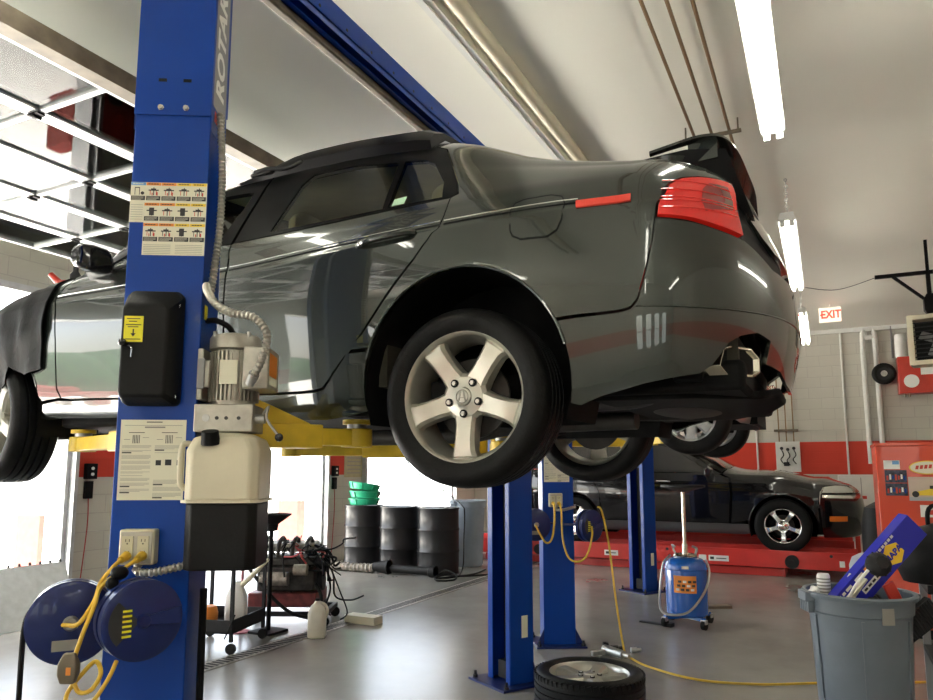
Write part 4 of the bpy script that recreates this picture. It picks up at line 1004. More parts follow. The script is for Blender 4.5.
MB().box(.134,.158,-.040,-.032,1.655,1.755).build('capacitor_cover','grey',u,bevel=.003)
vb=MB().box(cx-.105,cx+.085,cy-.085,cy+.075,1.515,1.606).build('valve_block','alu_motor',u,bevel=.004)
for k,x in enumerate((-.065,-.03,.0,.04)): MB().cyl((cx+x,cy-.085,1.56),(cx+x,cy-.0875,1.56),.012 if k==0 else .006,n=14).build('port','steel' if k==0 else 'ink',vb)
lv=MB(); lv.cyl((cx+.085,cy-.04,1.56),(cx+.115,cy-.04,1.56),.016,n=14); lv.tube([(cx+.11,cy-.05,1.575),(cx+.13,cy-.06,1.60),(cx+.125,cy-.062,1.56),(cx+.165,cy-.065,1.505)],.0045,8,sm=3); lvo=lv.build('lowering_lever','steel',u)
MB().sph((cx+.168,cy-.065,1.498),.014,16,10).build('lever_knob','black_gloss',lvo)
rv=MB(); 
def rr_(x0,x1,y0,y1,z,c=.025): return [(x0+c,y0,z),(x1-c,y0,z),(x1,y0+c,z),(x1,y1-c,z),(x1-c,y1,z),(x0+c,y1,z),(x0,y1-c,z),(x0,y0+c,z)]
rv.loft([rr_(.115,.350,-.075,.16,1.295),rr_(.115,.350,-.075,.16,1.455),rr_(.13,.335,-.06,.145,1.495,.03),rr_(.17,.295,-.03,.12,1.512,.03)]); rvo=rv.build('reservoir','tank_white',u,bevel=.008,seg=3)
MB().loft([rr_(.108,.357,-.082,.167,1.288),rr_(.108,.357,-.082,.167,1.297)]).build('tank_rim','tank_white',rvo)
MB().tube([(.125,-.02,1.475),(.098,-.03,1.47),(.094,-.03,1.40),(.098,-.03,1.345),(.118,-.02,1.33)],.010,10).build('tank_handle','tank_white',rvo)
cp=MB(); cp.cyl((.195,-.062,1.475),(.195,-.074,1.515),.030,.026,n=18); cp.build('filler_cap','black',rvo)
MB().loft([rr_(.120,.346,-.070,.155,1.078),rr_(.120,.346,-.070,.155,1.287)]).build('lower_tank','black_soft',u,bevel=.006)
flex(u,'conduit',[(.140,.0,2.01),(.160,-.05,1.975),(.20,-.09,1.925),(.26,-.12,1.890),(.33,-.13,1.875),(.375,-.13,1.82),(.36,-.125,1.74),(.335,-.115,1.69)],.0125)
MB().cyl((.337,-.116,1.695),(.318,-.092,1.665),.018,.014,n=12).build('conduit_fitting','steel',u)
MB().tube([(.131,.06,1.90),(.17,.03,1.895),(.21,.03,1.875),(.225,.045,1.85)],.010,8).build('hydraulic_hose','rubber',u)
# ------------------------------------------------------------------ reels hung on the power columns
def reel(F,x,z,y,rz,label,nm,hub=False,rad=.118):
    Mx=TR(F,R(30)); p=Mx@Vector((x,y,z))
    t=thing('cord_reel',label,'reel',p,R(30)+rz,'blue cord reels on the lift columns')
    m=MB(); m.lathe([(0,-.035),(rad-.012,-.035),(rad,-.027),(rad,.0),(rad-.016,.004),(rad-.016,.012),(rad,.016),(rad,.040),(rad-.01,.046),(0,.046)],(0,0,0),(0,1,0),44); m.build('housing','blue_dark',t)
    MB().torus((0,.008,0),(0,1,0),rad-.012,.008,40,8).build('wound_cord','rubber',t)
    MB().cyl((0,-.035,0),(0,-.046,0),.022,.016,n=18).build('hub','blue_dark' if hub else 'steel',t)
    if hub:
        m=MB(); m.loft([[(0,-.037,-.012),(0,-.037,.012),(0,-.044,.012),(0,-.044,-.012)],[(.105,-.037,-.020),(.105,-.037,.032),(.105,-.046,.032),(.105,-.046,-.020)]]); m.build('bracket_arm','blue_dark',t,bevel=.002)
        l=MB(); l.m=0; a=[(0.0,.0)]+[(.085*math.cos(R(q)),.085*math.sin(R(q))) for q in range(135,226,10)]
        l.prism(a,(-.012,-.0365,0),(1,0,0),(0,0,1),.0008); l.m=1
        for q in range(6): l.box(-.060,-.035,-.0385,-.0375,-.04+q*.014,-.034+q*.014)
        l.build('warning_label',['ink','yellow_label'],t,fix=False)
    else:
        m=MB(); m.box(-.045,.02,-.0365,-.0352,-.075,-.045); m.build('label','ink_grey',t)
    # bracket back to the column
    back=(Matrix.Rotation(-rz,4,'Z')@Vector((-x*.75,-y-.004,0)))
    d=Vector((back.x,back.y,0))
    MB().bar((0,.046,0),d,.05,.012).build('mounting_bar','blue_dark',t)
    return t
r1=reel(F1,-.150,.952,-.17,R(22),'left blue reel beside the near column, rubber cord hanging from it','reel')
r2=reel(F1,.055,.962,-.20,R(40),'right blue reel in front of the near column with arm and warning label','reel',True,.114)
r3=reel(F2,-.22,.965,-.17,R(15),'left blue reel on the second lift column','reel',False,.125)
r4=reel(F2,.22,.955,-.17,R(35),'right blue reel on the second lift column with yellow cord','reel',True,.125)
def wp(F,x,y,z): return tuple(TR(F,R(30))@Vector((x,y,z)))
m=MB()
m.tube([wp(F1,*q) for q in ((-.05,-.095,1.118),(-.055,-.14,1.10),(-.075,-.17,1.06),(-.06,-.24,1.02),(-.075,-.29,.97),(-.13,-.24,.955),(-.150,-.222,.952))],.006,8)
m.tube([wp(F1,*q) for q in ((-.002,-.095,1.118),(-.03,-.15,1.09),(-.065,-.19,1.05),(-.05,-.26,1.01),(-.06,-.3,.94),(-.075,-.31,.86),(-.055,-.32,.80),(-.02,-.32,.80),(.0,-.31,.84),(-.02,-.30,.87),(-.05,-.31,.84),(-.085,-.31,.79),(-.075,-.32,.76),(-.02,-.32,.765),(.015,-.3,.82),(.02,-.26,.86))],.006,8)
k=wp(F1,-.09,-.33,.875)
m.solo('power_cord','yellow_cord','tangled yellow power cord hanging between the two near reels','cord',loc=wp(F1,-.05,-.2,.76))
t=thing('connector','taped cord connector hanging on the yellow cord between near reels','connector',wp(F1,-.07,-.345,.83),R(30))
MB().loft([[(x*s,y*s,z) for x,y in ((-.026,-.014),(.026,-.014),(.026,.014),(-.026,.014))] for z,s in ((-.005,.7),(.02,1),(.045,1.0),(.075,.55))]).at(Matrix()).build('body','brown_steel',t,bevel=.005); MB().box(.0,.012,-.016,-.014,.02,.04).build('mark','orange',t)
t=thing('cord_clamp','black rubber cord stop on top of the right near reel','clamp',wp(F1,-.01,-.20,1.085),R(30))
MB().sph((0,0,.008),.026,14,9,(1,.8,.8)).build('body','black',t); MB().sph((-.015,-.01,-.02),.018,12,8).build('ball','black',t)
MB().tube([wp(F1,*q) for q in ((-.262,-.17,.99),(-.283,-.17,.93),(-.288,-.16,.7),(-.295,-.15,.35),(-.30,-.15,.03),(-.27,-.2,.008))],.008,8).solo('rubber_cable','rubber','brown rubber cord hanging from the left near reel to the floor','cord',loc=wp(F1,-.27,-.2,0))
MB().tube([wp(F1,*q) for q in ((.148,.10,1.0),(.150,.10,.6),(.155,.10,.1),(.20,.08,.01))],.012,8).solo('hydraulic_line','rubber','black hydraulic hose down the right side of near column','hose',loc=wp(F1,.2,.08,0))
# cords of the second lift
m=MB(); m.tube([wp(F2,*q) for q in ((-.05,-.095,1.118),(-.06,-.16,1.0),(-.09,-.2,.86),(-.14,-.23,.83),(-.19,-.23,.90),(-.22,-.222,.965))],.008,8)
m.tube([wp(F2,*q) for q in ((-.002,-.095,1.118),(.0,-.14,1.05),(.0,-.18,.85),(.04,-.22,.71),(.12,-.25,.69),(.18,-.25,.75),(.22,-.24,.88),(.22,-.23,.955))],.008,8)
m.solo('power_cord','yellow_cord','yellow cord looping between the reels of the second lift','cord',loc=wp(F2,0,-.2,.69))
m=MB(); p0=wp(F2,.33,-.13,1.06)
m.tube([wp(F2,.30,-.11,1.10),p0,wp(F2,.37,-.17,.8),(-1.50,5.62,.35),(-1.44,5.60,.012),(-1.36,5.48,.012),(-1.18,5.30,.012),(-.83,5.14,.012),(-.45,5.22,.012),(-.11,5.42,.012),(.6,5.8,.012)],.008,8)
m.solo('air_hose','yellow_cord','yellow hose dropping from the right reel and running across the floor','hose',loc=(-1.18,5.30,0))
# ------------------------------------------------------------------ things lying on the sedan
def patch(name,poly,mt,label,cat,amp,off,thick,su=.03,sv=.2):
    t=thing(name,label,cat,CAR); bb=Body(surf,t); o=bb.panel('sheet',poly,mt,off=off,inset=0,thick=thick,mirror=None,su=su,sv=sv)[0]
    me=o.data
    for v in me.vertices:
        x,y,z=v.co; w_=math.sin(x*38+z*9)+.6*math.sin(z*31-x*13)+.4*math.sin(x*71)
        v.co.y-=amp*(w_+1.2)*max(0,min(1,(1.0-z)*3)); v.co.z+=amp*.3*math.sin(x*50+y*30)
    return t
patch('fender_cover',[(-2.27,10.9),(-2.28,9.6),(-2.275,8.6),(-2.285,7.2),(-2.29,5.5),(-2.285,4.2),(-2.30,3.05),(-2.42,2.95),(-2.54,3.25),(-2.58,2.75),(-2.64,2.6),(-2.85,3.0),(-3.1,3.3),(-3.12,5.),(-3.1,8.),(-3.05,10.9)],'black_soft','black padded fender cover draped over the front wing and bonnet','fender cover',.006,.012,.008)
t=thing('plastic_tray','long black moulded plastic tray lying along the car roof edge','tray',CAR)
rg=[]
for k in range(15):
    f=k/14; x=-1.30+1.04*f; zr=B.p(x,9.87)[2]; yr=B.p(x,9.87)[1]; h=.012+.085*min(1,f*3.2)**.7*(1 if f<.93 else 1-.25*(f-.93)/.07); dr=.010+.03*min(1,f*2)
    rg.append([(x,y,z) for y,z in ((yr-.012,zr-dr*.4),(yr-.022,zr+h*.3),(yr+.01,zr+h*.85),(yr+.10,zr+h+.03),(-.30,zr+h+.065),(.1,zr+h+.072),(.1,zr+h+.055),(-.30,zr+h+.045),(yr+.11,zr+h),(yr+.02,zr+.012))])
MB().loft(rg).build('shell','tray_black',t)
m=MB(); m.tube([(-1.22,-.665,1.36),(-1.13,-.675,1.375),(-1.02,-.66,1.365),(-.93,-.65,1.385)],.010,8); m.box(-1.2,-1.1,-.675,-.64,1.355,1.385); m.build('latch','darkgrey',t,bevel=.003)
m=MB(); m.lathe([(0,0),(.035,0),(.045,.06),(.02,.09),(.016,.16),(0,.165)],(-3.70,2.50,2.365),(-.5,-.2,.5),16); m.solo('nozzle','red','small red nozzle lying on the fender cover by the mirror','nozzle',loc=(-3.70,2.50,2.36))
m=MB(); m.lathe([(0,0),(.028,0),(.028,.10),(.014,.12),(.014,.15),(0,.15)],(-3.60,2.46,2.345),(0,0,1),16); m.solo('dark_bottle','darkgrey','small dark bottle standing on the car cowl beside the mirror','bottle',loc=(-3.60,2.46,2.345))
t=thing('seat_cover','blue cloth cover hung on the front seat of the grey sedan','seat cover',(CAR[0]-1.2,CAR[1]-.38,CAR[2]+.5))
MB().loft([[(x,y,z) for x,y in ((-.30,-.27),(.16,-.27),(.16,.27),(-.30,.27))] for x0,z in ((0,.0),(0,.48))]).build('cloth','blue_cloth',t,bevel=.05,seg=3)
# ------------------------------------------------------------------ hatchback on the second lift
STH={x:r for x,r in ST.items() if x<=-.1}; STH[.25]=[(y*.985,z) for y,z in ST[-.1]]
hs=make_surf(STH,np.array([.43,.47,.49,.51,.51,.50,.49,.48,.46,.42,.36,.34,.33]),XEF,.25,.5,-3.0,.9)
hc=thing('hatchback','silver car raised on the second lift, only its wheels showing','car',(-1.0,7.12,1.605))
HB=Body(hs,hc)
ha=HB.arch(.005,.285,.40,192,-12,24,1.03); hf=HB.arch(-2.738,.285,.395,192,-12,24,1.03)
HB.panel('body_side',[(-3.9,.6),(-3.14,.7)]+[q for q in hf if q[1]>.7]+[(-2.32,.75),(-.42,.7)]+[q for q in ha if q[1]>.7]+[(.45,.8),(.75,.8),(.75,8),(.25,8),(-2.2,8),(-3.1,8),(-3.9,7.5)],'silver_paint',su=.08,sv=.5,inset=0)
HB.panel('side_windows',[(-2.1,8),(.3,8),(.25,9.8),(-1.5,9.8)],'black_gloss',su=.08,sv=.5,inset=0)
HB.panel('roof',[(-1.5,9.8),(.25,9.8),(.75,8),(.75,12),(-2.2,12),(-3.9,12),(-3.9,7.5),(-3.1,8),(-2.1,8)],'silver_paint',su=.08,sv=.5,inset=0,mirror='join')
u_=MB(); u_.box(-3.3,.5,-.5,.5,.18,.4); u_.box(-2.3,-.42,-.82,.82,.18,.9); u_.build('floor_pan','under',hc)
W2=make_wheel('wheel',RR=.215,RT=.325,spokes=7,sw=.55,rim='alu',root=hc,capmark=False); W2.location=(0,-.775,.24)
for x,y,rz in ((0,.775,PI),(-2.738,-.775,0),(-2.738,.775,PI)): copy_part(W2,hc,(x,y,.24),rz)
arm(b2,(F2[0]-.10,F2[1]+.30),(-3.0,6.42),1.665); arm(b2,(F2[0]+.06,F2[1]+.34),(-1.55,6.42),1.665)
arm(c2,(F2[0]-.12,F2[1]+LIFT-.2),(-3.0,7.80),1.665); arm(c2,(F2[0]+.03,F2[1]+LIFT-.24),(-1.52,7.80),1.665)
# ------------------------------------------------------------------ alignment rack and black crossover
rk=thing('alignment_rack','long red wheel alignment rack under the black crossover','lift rack',(-2.3,11.75,0))
for y0,y1,nm in ((-1.28,-.62,'runway'),(.58,1.24,'runway')):
    m=MB(); m.box(-2.95,2.62,y0,y1,.14,.27); m.box(-2.95,2.62,y0-.02,y0,.12,.345); m.box(-2.95,2.62,y1,y1+.02,.12,.345); rw_=m.build(nm,'red_rack',rk,bevel=.006)
    MB().loft([[(-2.95,y0,.27),(-2.95,y1,.27),(-2.95,y1,.14),(-2.95,y0,.14)],[(-3.75,y0,.02),(-3.75,y1,.02),(-3.75,y1,.0),(-3.75,y0,.0)]]).build('ramp','red_rack',rw_)
    MB().box(1.35,2.15,y0+.05,y1-.05,.27,.276).build('turnplate','grey',rw_)
b_=MB(); b_.box(-2.6,1.75,-1.20,-.70,0,.10); b_.box(-2.6,1.75,.66,1.16,0,.10); b_.box(-2.4,-2.1,-.7,.66,0,.1); b_.box(1.3,1.6,-.7,.66,0,.1); b_.build('base','red_rack',rk,bevel=.005)
for x,w_ in ((.93,.13),(.72,.05),(-.55,.10),(2.42,.03)):
    l=MB(); l.m=0; l.box(x-w_,x+w_,-1.303,-1.3005,.17,.245); l.m=1
    if w_>.06: l.box(x-w_+.02,x-w_+.07,-1.304,-1.303,.19,.225); l.box(x-w_+.10,x+w_-.03,-1.304,-1.303,.20,.212)
    l.build('sticker',['paper_white','ink'],rk,fix=False)
m=MB(); m.cyl((1.84,-1.30,.21),(1.84,-1.36,.21),.085,n=24); m.cyl((1.84,-1.36,.21),(1.84,-1.38,.21),.03,n=12); m.build('roller','darkgrey',rk)
m=MB(); m.cyl((-1.65,-1.30,.21),(-1.65,-1.36,.21),.075,n=24); m.build('roller','darkgrey',rk)
for x in (-1.9,.25,2.3): MB().cyl((x,-1.30,.30),(x,-1.31,.30),.02,n=12).build('bolt','ink',rk)
STP={
-3.35:[(.80,.20),(.84,.24),(.88,.34),(.915,.52),(.93,.72),(.915,.82),(.90,.86),(.87,.90),(.84,.93),(.74,.97),(.60,1.0),(.35,1.02),(0,1.03)],
-2.95:[(.85,.22),(.92,.25),(.95,.36),(.98,.55),(.995,.78),(.98,.90),(.97,.94),(.945,.985),(.91,1.02),(.80,1.06),(.65,1.09),(.38,1.11),(0,1.12)],
-2.30:[(.85,.22),(.93,.25),(.96,.36),(.985,.55),(1.0,.78),(.99,.91),(.983,.95),(.96,1.01),(.93,1.06),(.83,1.11),(.70,1.15),(.4,1.18),(0,1.19)],
-1.95:[(.85,.22),(.93,.25),(.96,.36),(.985,.55),(1.0,.78),(.99,.92),(.984,.96),(.962,1.02),(.935,1.08),(.85,1.21),(.74,1.33),(.42,1.36),(0,1.37)],
-1.35:[(.85,.22),(.93,.25),(.96,.36),(.985,.55),(1.0,.78),(.99,.925),(.985,.965),(.963,1.03),(.938,1.09),(.83,1.33),(.70,1.54),(.45,1.60),(0,1.62)],
-.60:[(.85,.22),(.93,.25),(.96,.36),(.985,.55),(1.0,.78),(.99,.93),(.985,.97),(.963,1.04),(.938,1.10),(.825,1.36),(.70,1.60),(.45,1.66),(0,1.68)],
.10:[(.85,.22),(.93,.25),(.96,.36),(.985,.55),(1.0,.80),(.99,.95),(.985,.99),(.963,1.06),(.938,1.12),(.82,1.36),(.69,1.59),(.45,1.65),(0,1.67)],
.55:[(.82,.24),(.90,.27),(.94,.38),(.97,.58),(.985,.82),(.97,.97),(.965,1.01),(.945,1.08),(.92,1.14),(.79,1.36),(.66,1.56),(.42,1.62),(0,1.63)]}
ps=make_surf(STP,np.array([1.0,1.07,1.10,1.13,1.12,1.10,1.09,1.08,1.06,.98,.88,.83,.82]),np.array([-3.86,-3.93,-3.97,-3.99,-3.97,-3.93,-3.90,-3.85,-3.80,-3.68,-3.6,-3.56,-3.55]),.55,.75,-3.35,.8)
SV=(-3.52,11.75+.01,.27)
pc=thing('crossover_car','black crossover car parked on the red alignment rack','car',SV,PI)
PB=Body(ps,pc)
pa=PB.arch(0,.36,.43,195,-15,26,1.0); pf=PB.arch(-2.954,.36,.43,195,-15,26,1.0)
PB.panel('rear_wing',[q for q in pa if q[1]>2.15]+[(.46,2.15),(.75,2.15),(1.3,2.15),(1.3,8),(.55,8),(-.1,8),(-.22,7.5),(-.30,5.5),(-.42,4.0)],'suv_paint',su=.06,sv=.3)
PB.panel('rear_door',[(-.42,4.0),(-.30,5.5),(-.22,7.5),(-.1,8),(-1.2,8),(-1.19,5),(-1.17,2.15),(-.48,2.15)][::-1],'suv_paint',su=.06,sv=.3)
PB.panel('front_door',[(-1.20,2.15),(-1.2,5),(-1.21,8),(-2.15,8),(-2.28,7),(-2.30,4),(-2.26,2.15)],'suv_paint',su=.06,sv=.3)
PB.panel('front_wing',[(-2.29,2.15),(-2.33,4),(-2.31,7),(-2.2,8),(-2.95,8),(-3.35,8),(-3.62,7.6),(-3.45,6.9),(-3.40,5.0),(-3.38,3.6)]+[q for q in pf if q[1]>2.15],'suv_paint',su=.06,sv=.3)
PB.panel('sill_cladding',[(-.45,2.1)]+[q for q in pa[:9] if q[1]<2.1][::-1]+[(-.46,.7),(-2.45,.7)]+[q for q in pf[::-1][:9] if q[1]<2.1]+[(-2.5,2.1)],'suv_clad',su=.08,sv=.4,inset=0)
PB.panel('front_bumper',[(-3.39,3.6),(-3.41,4.9),(-3.6,4.8),(-4.15,4.8),(-4.15,.6),(-3.42,.6),(-3.40,2.2)],'suv_paint',su=.04,sv=.3,mirror='join')
PB.panel('bumper_strip',[(-3.42,4.25),(-3.42,4.6),(-3.75,4.5),(-4.0,4.45),(-4.0,4.1)],'chrome',su=.04,sv=.2,off=.006,inset=0,thick=.01)
PB.panel('side_marker',[(-3.47,2.6),(-3.47,2.95),(-3.66,2.95),(-3.66,2.6)],'amber_lamp',off=.004,inset=0,thick=.006)
PB.panel('headlight',[(-3.42,5.0),(-3.46,6.85),(-3.62,7.5),(-3.78,7.3),(-3.86,6.4),(-3.84,4.95),(-3.6,4.92)],'headlamp',su=.03,sv=.2,off=.002)
PB.panel('grille',[(-3.88,4.95),(-3.88,7.2),(-4.15,7.2),(-4.15,4.95)],'chrome_dull',mirror='join',su=.05)
PB.panel('bonnet',[(-2.2,8.05),(-2.95,8.05),(-3.35,8.05),(-3.63,7.65),(-3.80,7.4),(-4.15,7.3),(-4.15,12),(-2.32,12),(-2.3,10)],'suv_paint',mirror='join',su=.07,sv=.4,inset=0)
PB.panel('rear_bumper',[(.45,.7),(.46,2.1),(1.3,2.1),(1.3,.7)],'suv_clad',mirror='join',su=.06,sv=.4,inset=0)
PB.panel('tail_gate',[(.55,8.05),(1.3,8.05),(1.3,12),(.62,12),(.58,10)],'black_gloss',mirror='join',su=.06,sv=.4,inset=0)
PB.panel('roof',[(-1.35,10.02),(.57,10.02),(.61,12),(-1.3,12)],'suv_paint',mirror='join',su=.1,sv=.5,inset=0)
PB.panel('windscreen',[(-1.36,10.02),(-1.31,12),(-2.31,12),(-2.29,10),(-2.2,8.4),(-1.9,9.3)],'glass',mirror='join',su=.08,sv=.4,inset=0,off=-.003,thick=0)
PB.panel('window_frame',[[(-2.2,8.03),(.55,8.03),(.55,8.22),(-2.13,8.22)],[(-2.2,8.03),(-2.13,8.22),(-1.5,9.7),(.55,9.7),(.56,10.02),(-1.37,10.02),(-1.9,9.3)],[(-1.12,8.2),(-1.22,8.2),(-1.2,9.72),(-1.10,9.72)],[(-.18,8.2),(-.28,8.2),(-.32,9.72),(-.22,9.72)]],'suv_paint',su=.07,sv=.3,inset=0)
PB.panel('side_glass',[(-2.13,8.22),(.55,8.22),(.55,9.7),(-1.5,9.7)],'black_gloss',su=.08,sv=.4,off=-.006,inset=0,thick=0)
for x in (-.42,-1.38):
    for s_ in (-1,1): MB().tube([(x-.10,s_*.99,.955),(x-.07,s_*1.015,.96),(x+.07,s_*1.015,.965),(x+.10,s_*.99,.965)],.012,8).build('door_handle','chrome',pc)
for s_ in (-1,1):
    m=MB(); m.loft([[(-2.03+dx*a,s_*(1.08+dy),1.10+dz*a) for dx,dz in ((-.03,-.07),(.05,-.07),(.06,.04),(.0,.08),(-.06,.04))] for a,dy in ((.8,-.14),(1,-.10),(1,.03),(.75,.09))]); m.build('door_mirror','suv_paint',pc,bevel=.01)
PB.line('arch_lip',pf[2:-2],.006,'suv_paint',.0,sm=2); PB.line('arch_lip',pa[2:-2],.006,'suv_paint',.0,sm=2)
u_=MB(); u_.box(-3.6,.95,-.6,.6,.24,.6); u_.box(-2.45,-.48,-.88,.88,.24,.95); u_.box(-2.2,.5,-.86,.86,.85,1.0); u_.build('floor_pan','under',pc)
for cx in (0,-2.954):
    for s_ in (-1,1):
        ring=[(cx+.435*math.cos(R(200-220*k/14)),.36+.44*math.sin(R(200-220*k/14))) for k in range(15)]; n=len(ring)
        MB().add([(x,s_*.95,z) for x,z in ring]+[(x,s_*.60,z) for x,z in ring],[(i,i+1,n+i+1,n+i) for i in range(n-1)]+[tuple(range(n,2*n))]).build('wheel_liner','under',pc,fix=False)
W3=make_wheel('wheel',RR=.232,RT=.368,W=.235,spokes=5,sw=.42,rim='chrome',root=pc,capmark=False); W3.location=(0,-.86,.368)
for x,y,rz in ((0,.86,PI),(-2.954,-.86,0),(-2.954,.86,PI)): copy_part(W3,pc,(x,y,.368),rz)
# ------------------------------------------------------------------ loose wheel
lw=make_wheel('loose_wheel',tread='blocks',capmark=False); lw.location=(-1.318,4.279,.1125); lw.rotation_euler=(-PI/2,0,R(35))
tag(lw,'loose alloy wheel with tyre lying flat on the floor','wheel')
# ------------------------------------------------------------------ blue oil drainer
od=thing('oil_drainer','blue wheeled waste oil drainer with grey pole','oil drainer',(-1.20,6.93,0),R(-20))
MB().lathe([(0,.09),(.17,.09),(.185,.11),(.188,.50),(.180,.545),(.15,.585),(.09,.61),(.04,.615),(0,.615)],n=36).build('tank','blue_tank',od)
MB().lathe([(.1885,.495),(.192,.50),(.192,.51),(.1885,.515)],n=36).build('weld_band','blue_tank',od)
MB().lathe([(0,.61),(.10,.60),(.11,.615),(.10,.63),(0,.635)],n=28).build('lid','chrome_dull',od)
m=MB(); m.cyl((0,0,.62),(0,0,.72),.026,n=16); m.cyl((0,0,.72),(0,0,1.20),.017,n=16); m.build('pole','chrome_dull',od)
MB().lathe([(0,1.20),(.03,1.19),(.20,1.235),(.20,1.255),(.03,1.215),(0,1.22)],n=28).build('funnel','darkgrey',od)
lg=MB(); lg.m=0; 
vs=[];nn=10
for z in (.305,.455):
    for k in range(nn+1):
        a=R(-95+62*k/nn); vs.append((.1895*math.cos(a),.1895*math.sin(a),z))
lg.add(vs,[(k,k+1,nn+2+k,nn+1+k) for k in range(nn)]); lg.m=1
for r_ in range(3):
    for q in range(4):
        vs=[]
        for z in (.325+r_*.035,.345+r_*.035):
            for k in range(3): a=R(-88+q*13+ k*4.6+r_*3); vs.append((.1905*math.cos(a),.1905*math.sin(a),z))
        lg.m=1 if (q+r_)%3 else 2; lg.add(vs,[(0,1,4,3),(1,2,5,4)])
lg.build('orange_label',['orange','ink','paper_white'],od,fix=False)
MB().at(Matrix.Rotation(R(-62),4,'Z')).box(.187,.1915,-.03,.03,.515,.54).build('maker_plate','paper',od)
m=MB(); m.tube([(-.185,.05,.60),(-.22,-.02,.52),(-.225,-.08,.3),(-.15,-.20,.14),(-.02,-.235,.115),(.13,-.19,.16),(.21,-.06,.32),(.215,.03,.48),(.17,.06,.585)],.0105,8); m.build('hose','conduit',od)
MB().tube([(-.12,.06,.58),(-.15,.05,.67),(-.13,.0,.70),(-.08,-.04,.69)],.010,8).build('valve_pipe','steel',od); MB().tube([(.08,.03,.62),(.10,.03,.68),(.06,.02,.70)],.012,8).build('valve_pipe','steel',od)
m=MB()
for k in range(4):
    a=R(45+90*k+20); m.bar((0,0,.075),(.24*math.cos(a),.24*math.sin(a),.085),.04,.03)
m.build('leg_frame','blue_tank',od)
for k in range(4):
    a=R(65+90*k); x,y=.24*math.cos(a),.24*math.sin(a)
    c_=MB().cyl((x-.016,y,.042),(x+.016,y,.042),.042,n=20).build('caster','rubber',od)
    MB().loft([[(x+i*.024,y+j*.02,z) for i,j in ((-1,-1),(1,-1),(1,1),(-1,1))] for z in (.05,.086)]).build('caster_fork','steel',c_)
# ------------------------------------------------------------------ bins
def bin_(name,label,loc,rt,rb,h,mt,rz=0,tag_=True):
    t=thing(name,label,'bin',loc,rz)
    m=MB(); m.lathe([(0,.01),(rb-.01,0),(rb,.012),(rt-.02,h-.115),(rt-.02,h-.11),(rt-.008,h-.10),(rt-.004,h-.03),(rt+.012,h-.028),(rt+.016,h-.01),(rt+.008,h),(rt-.008,h-.004),(rt-.016,h-.1),(rb-.02,.03),(0,.03)],n=44); m.build('body',mt,t)
    for k in range(12):
        a=2*PI*k/12+.2; d_=Vector((math.cos(a),math.sin(a),0)); MB().bar(d_*(rb+.002)+Vector((0,0,.03)),d_*(rt-.018)+Vector((0,0,h-.12)),.012,.012).build('rib',mt,t) if k%2==0 else None
    for s_ in (-1,1):
        m=MB(); m.loft([[(s_*(rt-.006+dx),y,z) for dx,y in ((-.01,-.07),(.035,-.06),(.035,.06),(-.01,.07))] for z in (h-.055,h-.005)]); hd=m.build('handle',mt,t,bevel=.006)
        m=MB()
        for q in range(5): m.loft([[(s_*(rt-.012+dx),-.055+q*.0275+dy,z) for dx,dy in ((0,-.008),(.030,-.008),(.030,.008),(0,.008))] for z in (h-.11,h-.05)])
        m.build('handle_ribs',mt,hd)
    if tag_: MB().at(Matrix.Rotation(R(-62)-rz,4,'Z')).box(rt-.012,rt-.004,-.03,.03,h-.13,h-.05).build('sticker','ink_grey',t)
    return t
bn=bin_('trash_can','grey blue rubbish bin overfilled with boxes in the right foreground',(.118,4.466,0),.262,.215,.755,'bin_grey',R(20))
bin_('trash_can','pale grey bin against the doorway behind the black drums',(-4.80,9.72,0),.26,.21,.95,'bin_light',R(60),False)
t=thing('filter_box','long blue parts box with yellow hexagon sticking out of the bin','box',(-.05,4.34,.585))
bx=Matrix.Translation((0,0,0))@Matrix.Rotation(YAW,4,'Z')@Matrix.Rotation(R(-46),4,'Y')@Matrix.Rotation(R(6),4,'X')
MB().at(bx).box(.10,.725,-.035,.035,-.075,.075).build('carton','napa_blue',t,bevel=.002)
m=MB().at(bx); m.prism([(.52+.062*math.cos(R(60*k+30)),-.005+.062*math.sin(R(60*k+30))) for k in range(6)],(0,-.0355,0),(1,0,0),(0,0,1),.0012); m.build('hexagon','napa_yellow',t)
def ptx(s,size,x,z,mt,nm='lettering',b_=.002):
    o=bx@Vector((x,-.0370,z)); e1=bx.to_3x3()@Vector((1,0,0)); e2=bx.to_3x3()@Vector((0,0,1)); text(s,size,nm,mt,t,o,e1,e2,.0008,world=False,bold=b_)
ptx('NAPA',.046,.52,-.005,'napa_blue')
m=MB().at(bx); m.m=0; m.box(.26,.44,-.0365,-.0355,-.035,-.005); m.m=1
for k in range(5): m.box(.27+k*.032,.292+k*.032,-.037,-.0362,-.026,-.014)
m.m=0
for k,(a,b_) in enumerate(((.12,.16),(.17,.19),(.20,.24),(.27,.33))): m.box(a,b_,-.0365,-.0355,.045,.060)
for k in range(6): m.box(.45+k*.024,.467+k*.024,-.0365,-.0355,.056,.070)
m.box(.12,.25,-.0365,-.0355,-.071,-.066); m.m=2; m.box(.345,.40,-.0365,-.0355,.040,.062)
m.build('print',['paper_white','ink','orange'],t,fix=False)
t=thing('air_filter','dark pleated air filter leaning in the bin beside blue box','filter',(.10,4.42,.62))
fx=Matrix.Rotation(YAW,4,'Z')@Matrix.Rotation(R(-35),4,'Y')
m=MB().at(fx); m.box(-.05,.34,-.10,-.055,-.22,-.095)
for k in range(24): m.box(-.045+k*.016,-.038+k*.016,-.108,-.10,-.215,-.10)
m.build('pleats','darkgrey',t)
t=thing('plastic_housing','round black finned plastic part on top of the rubbish','housing',(.215,4.30,.915))
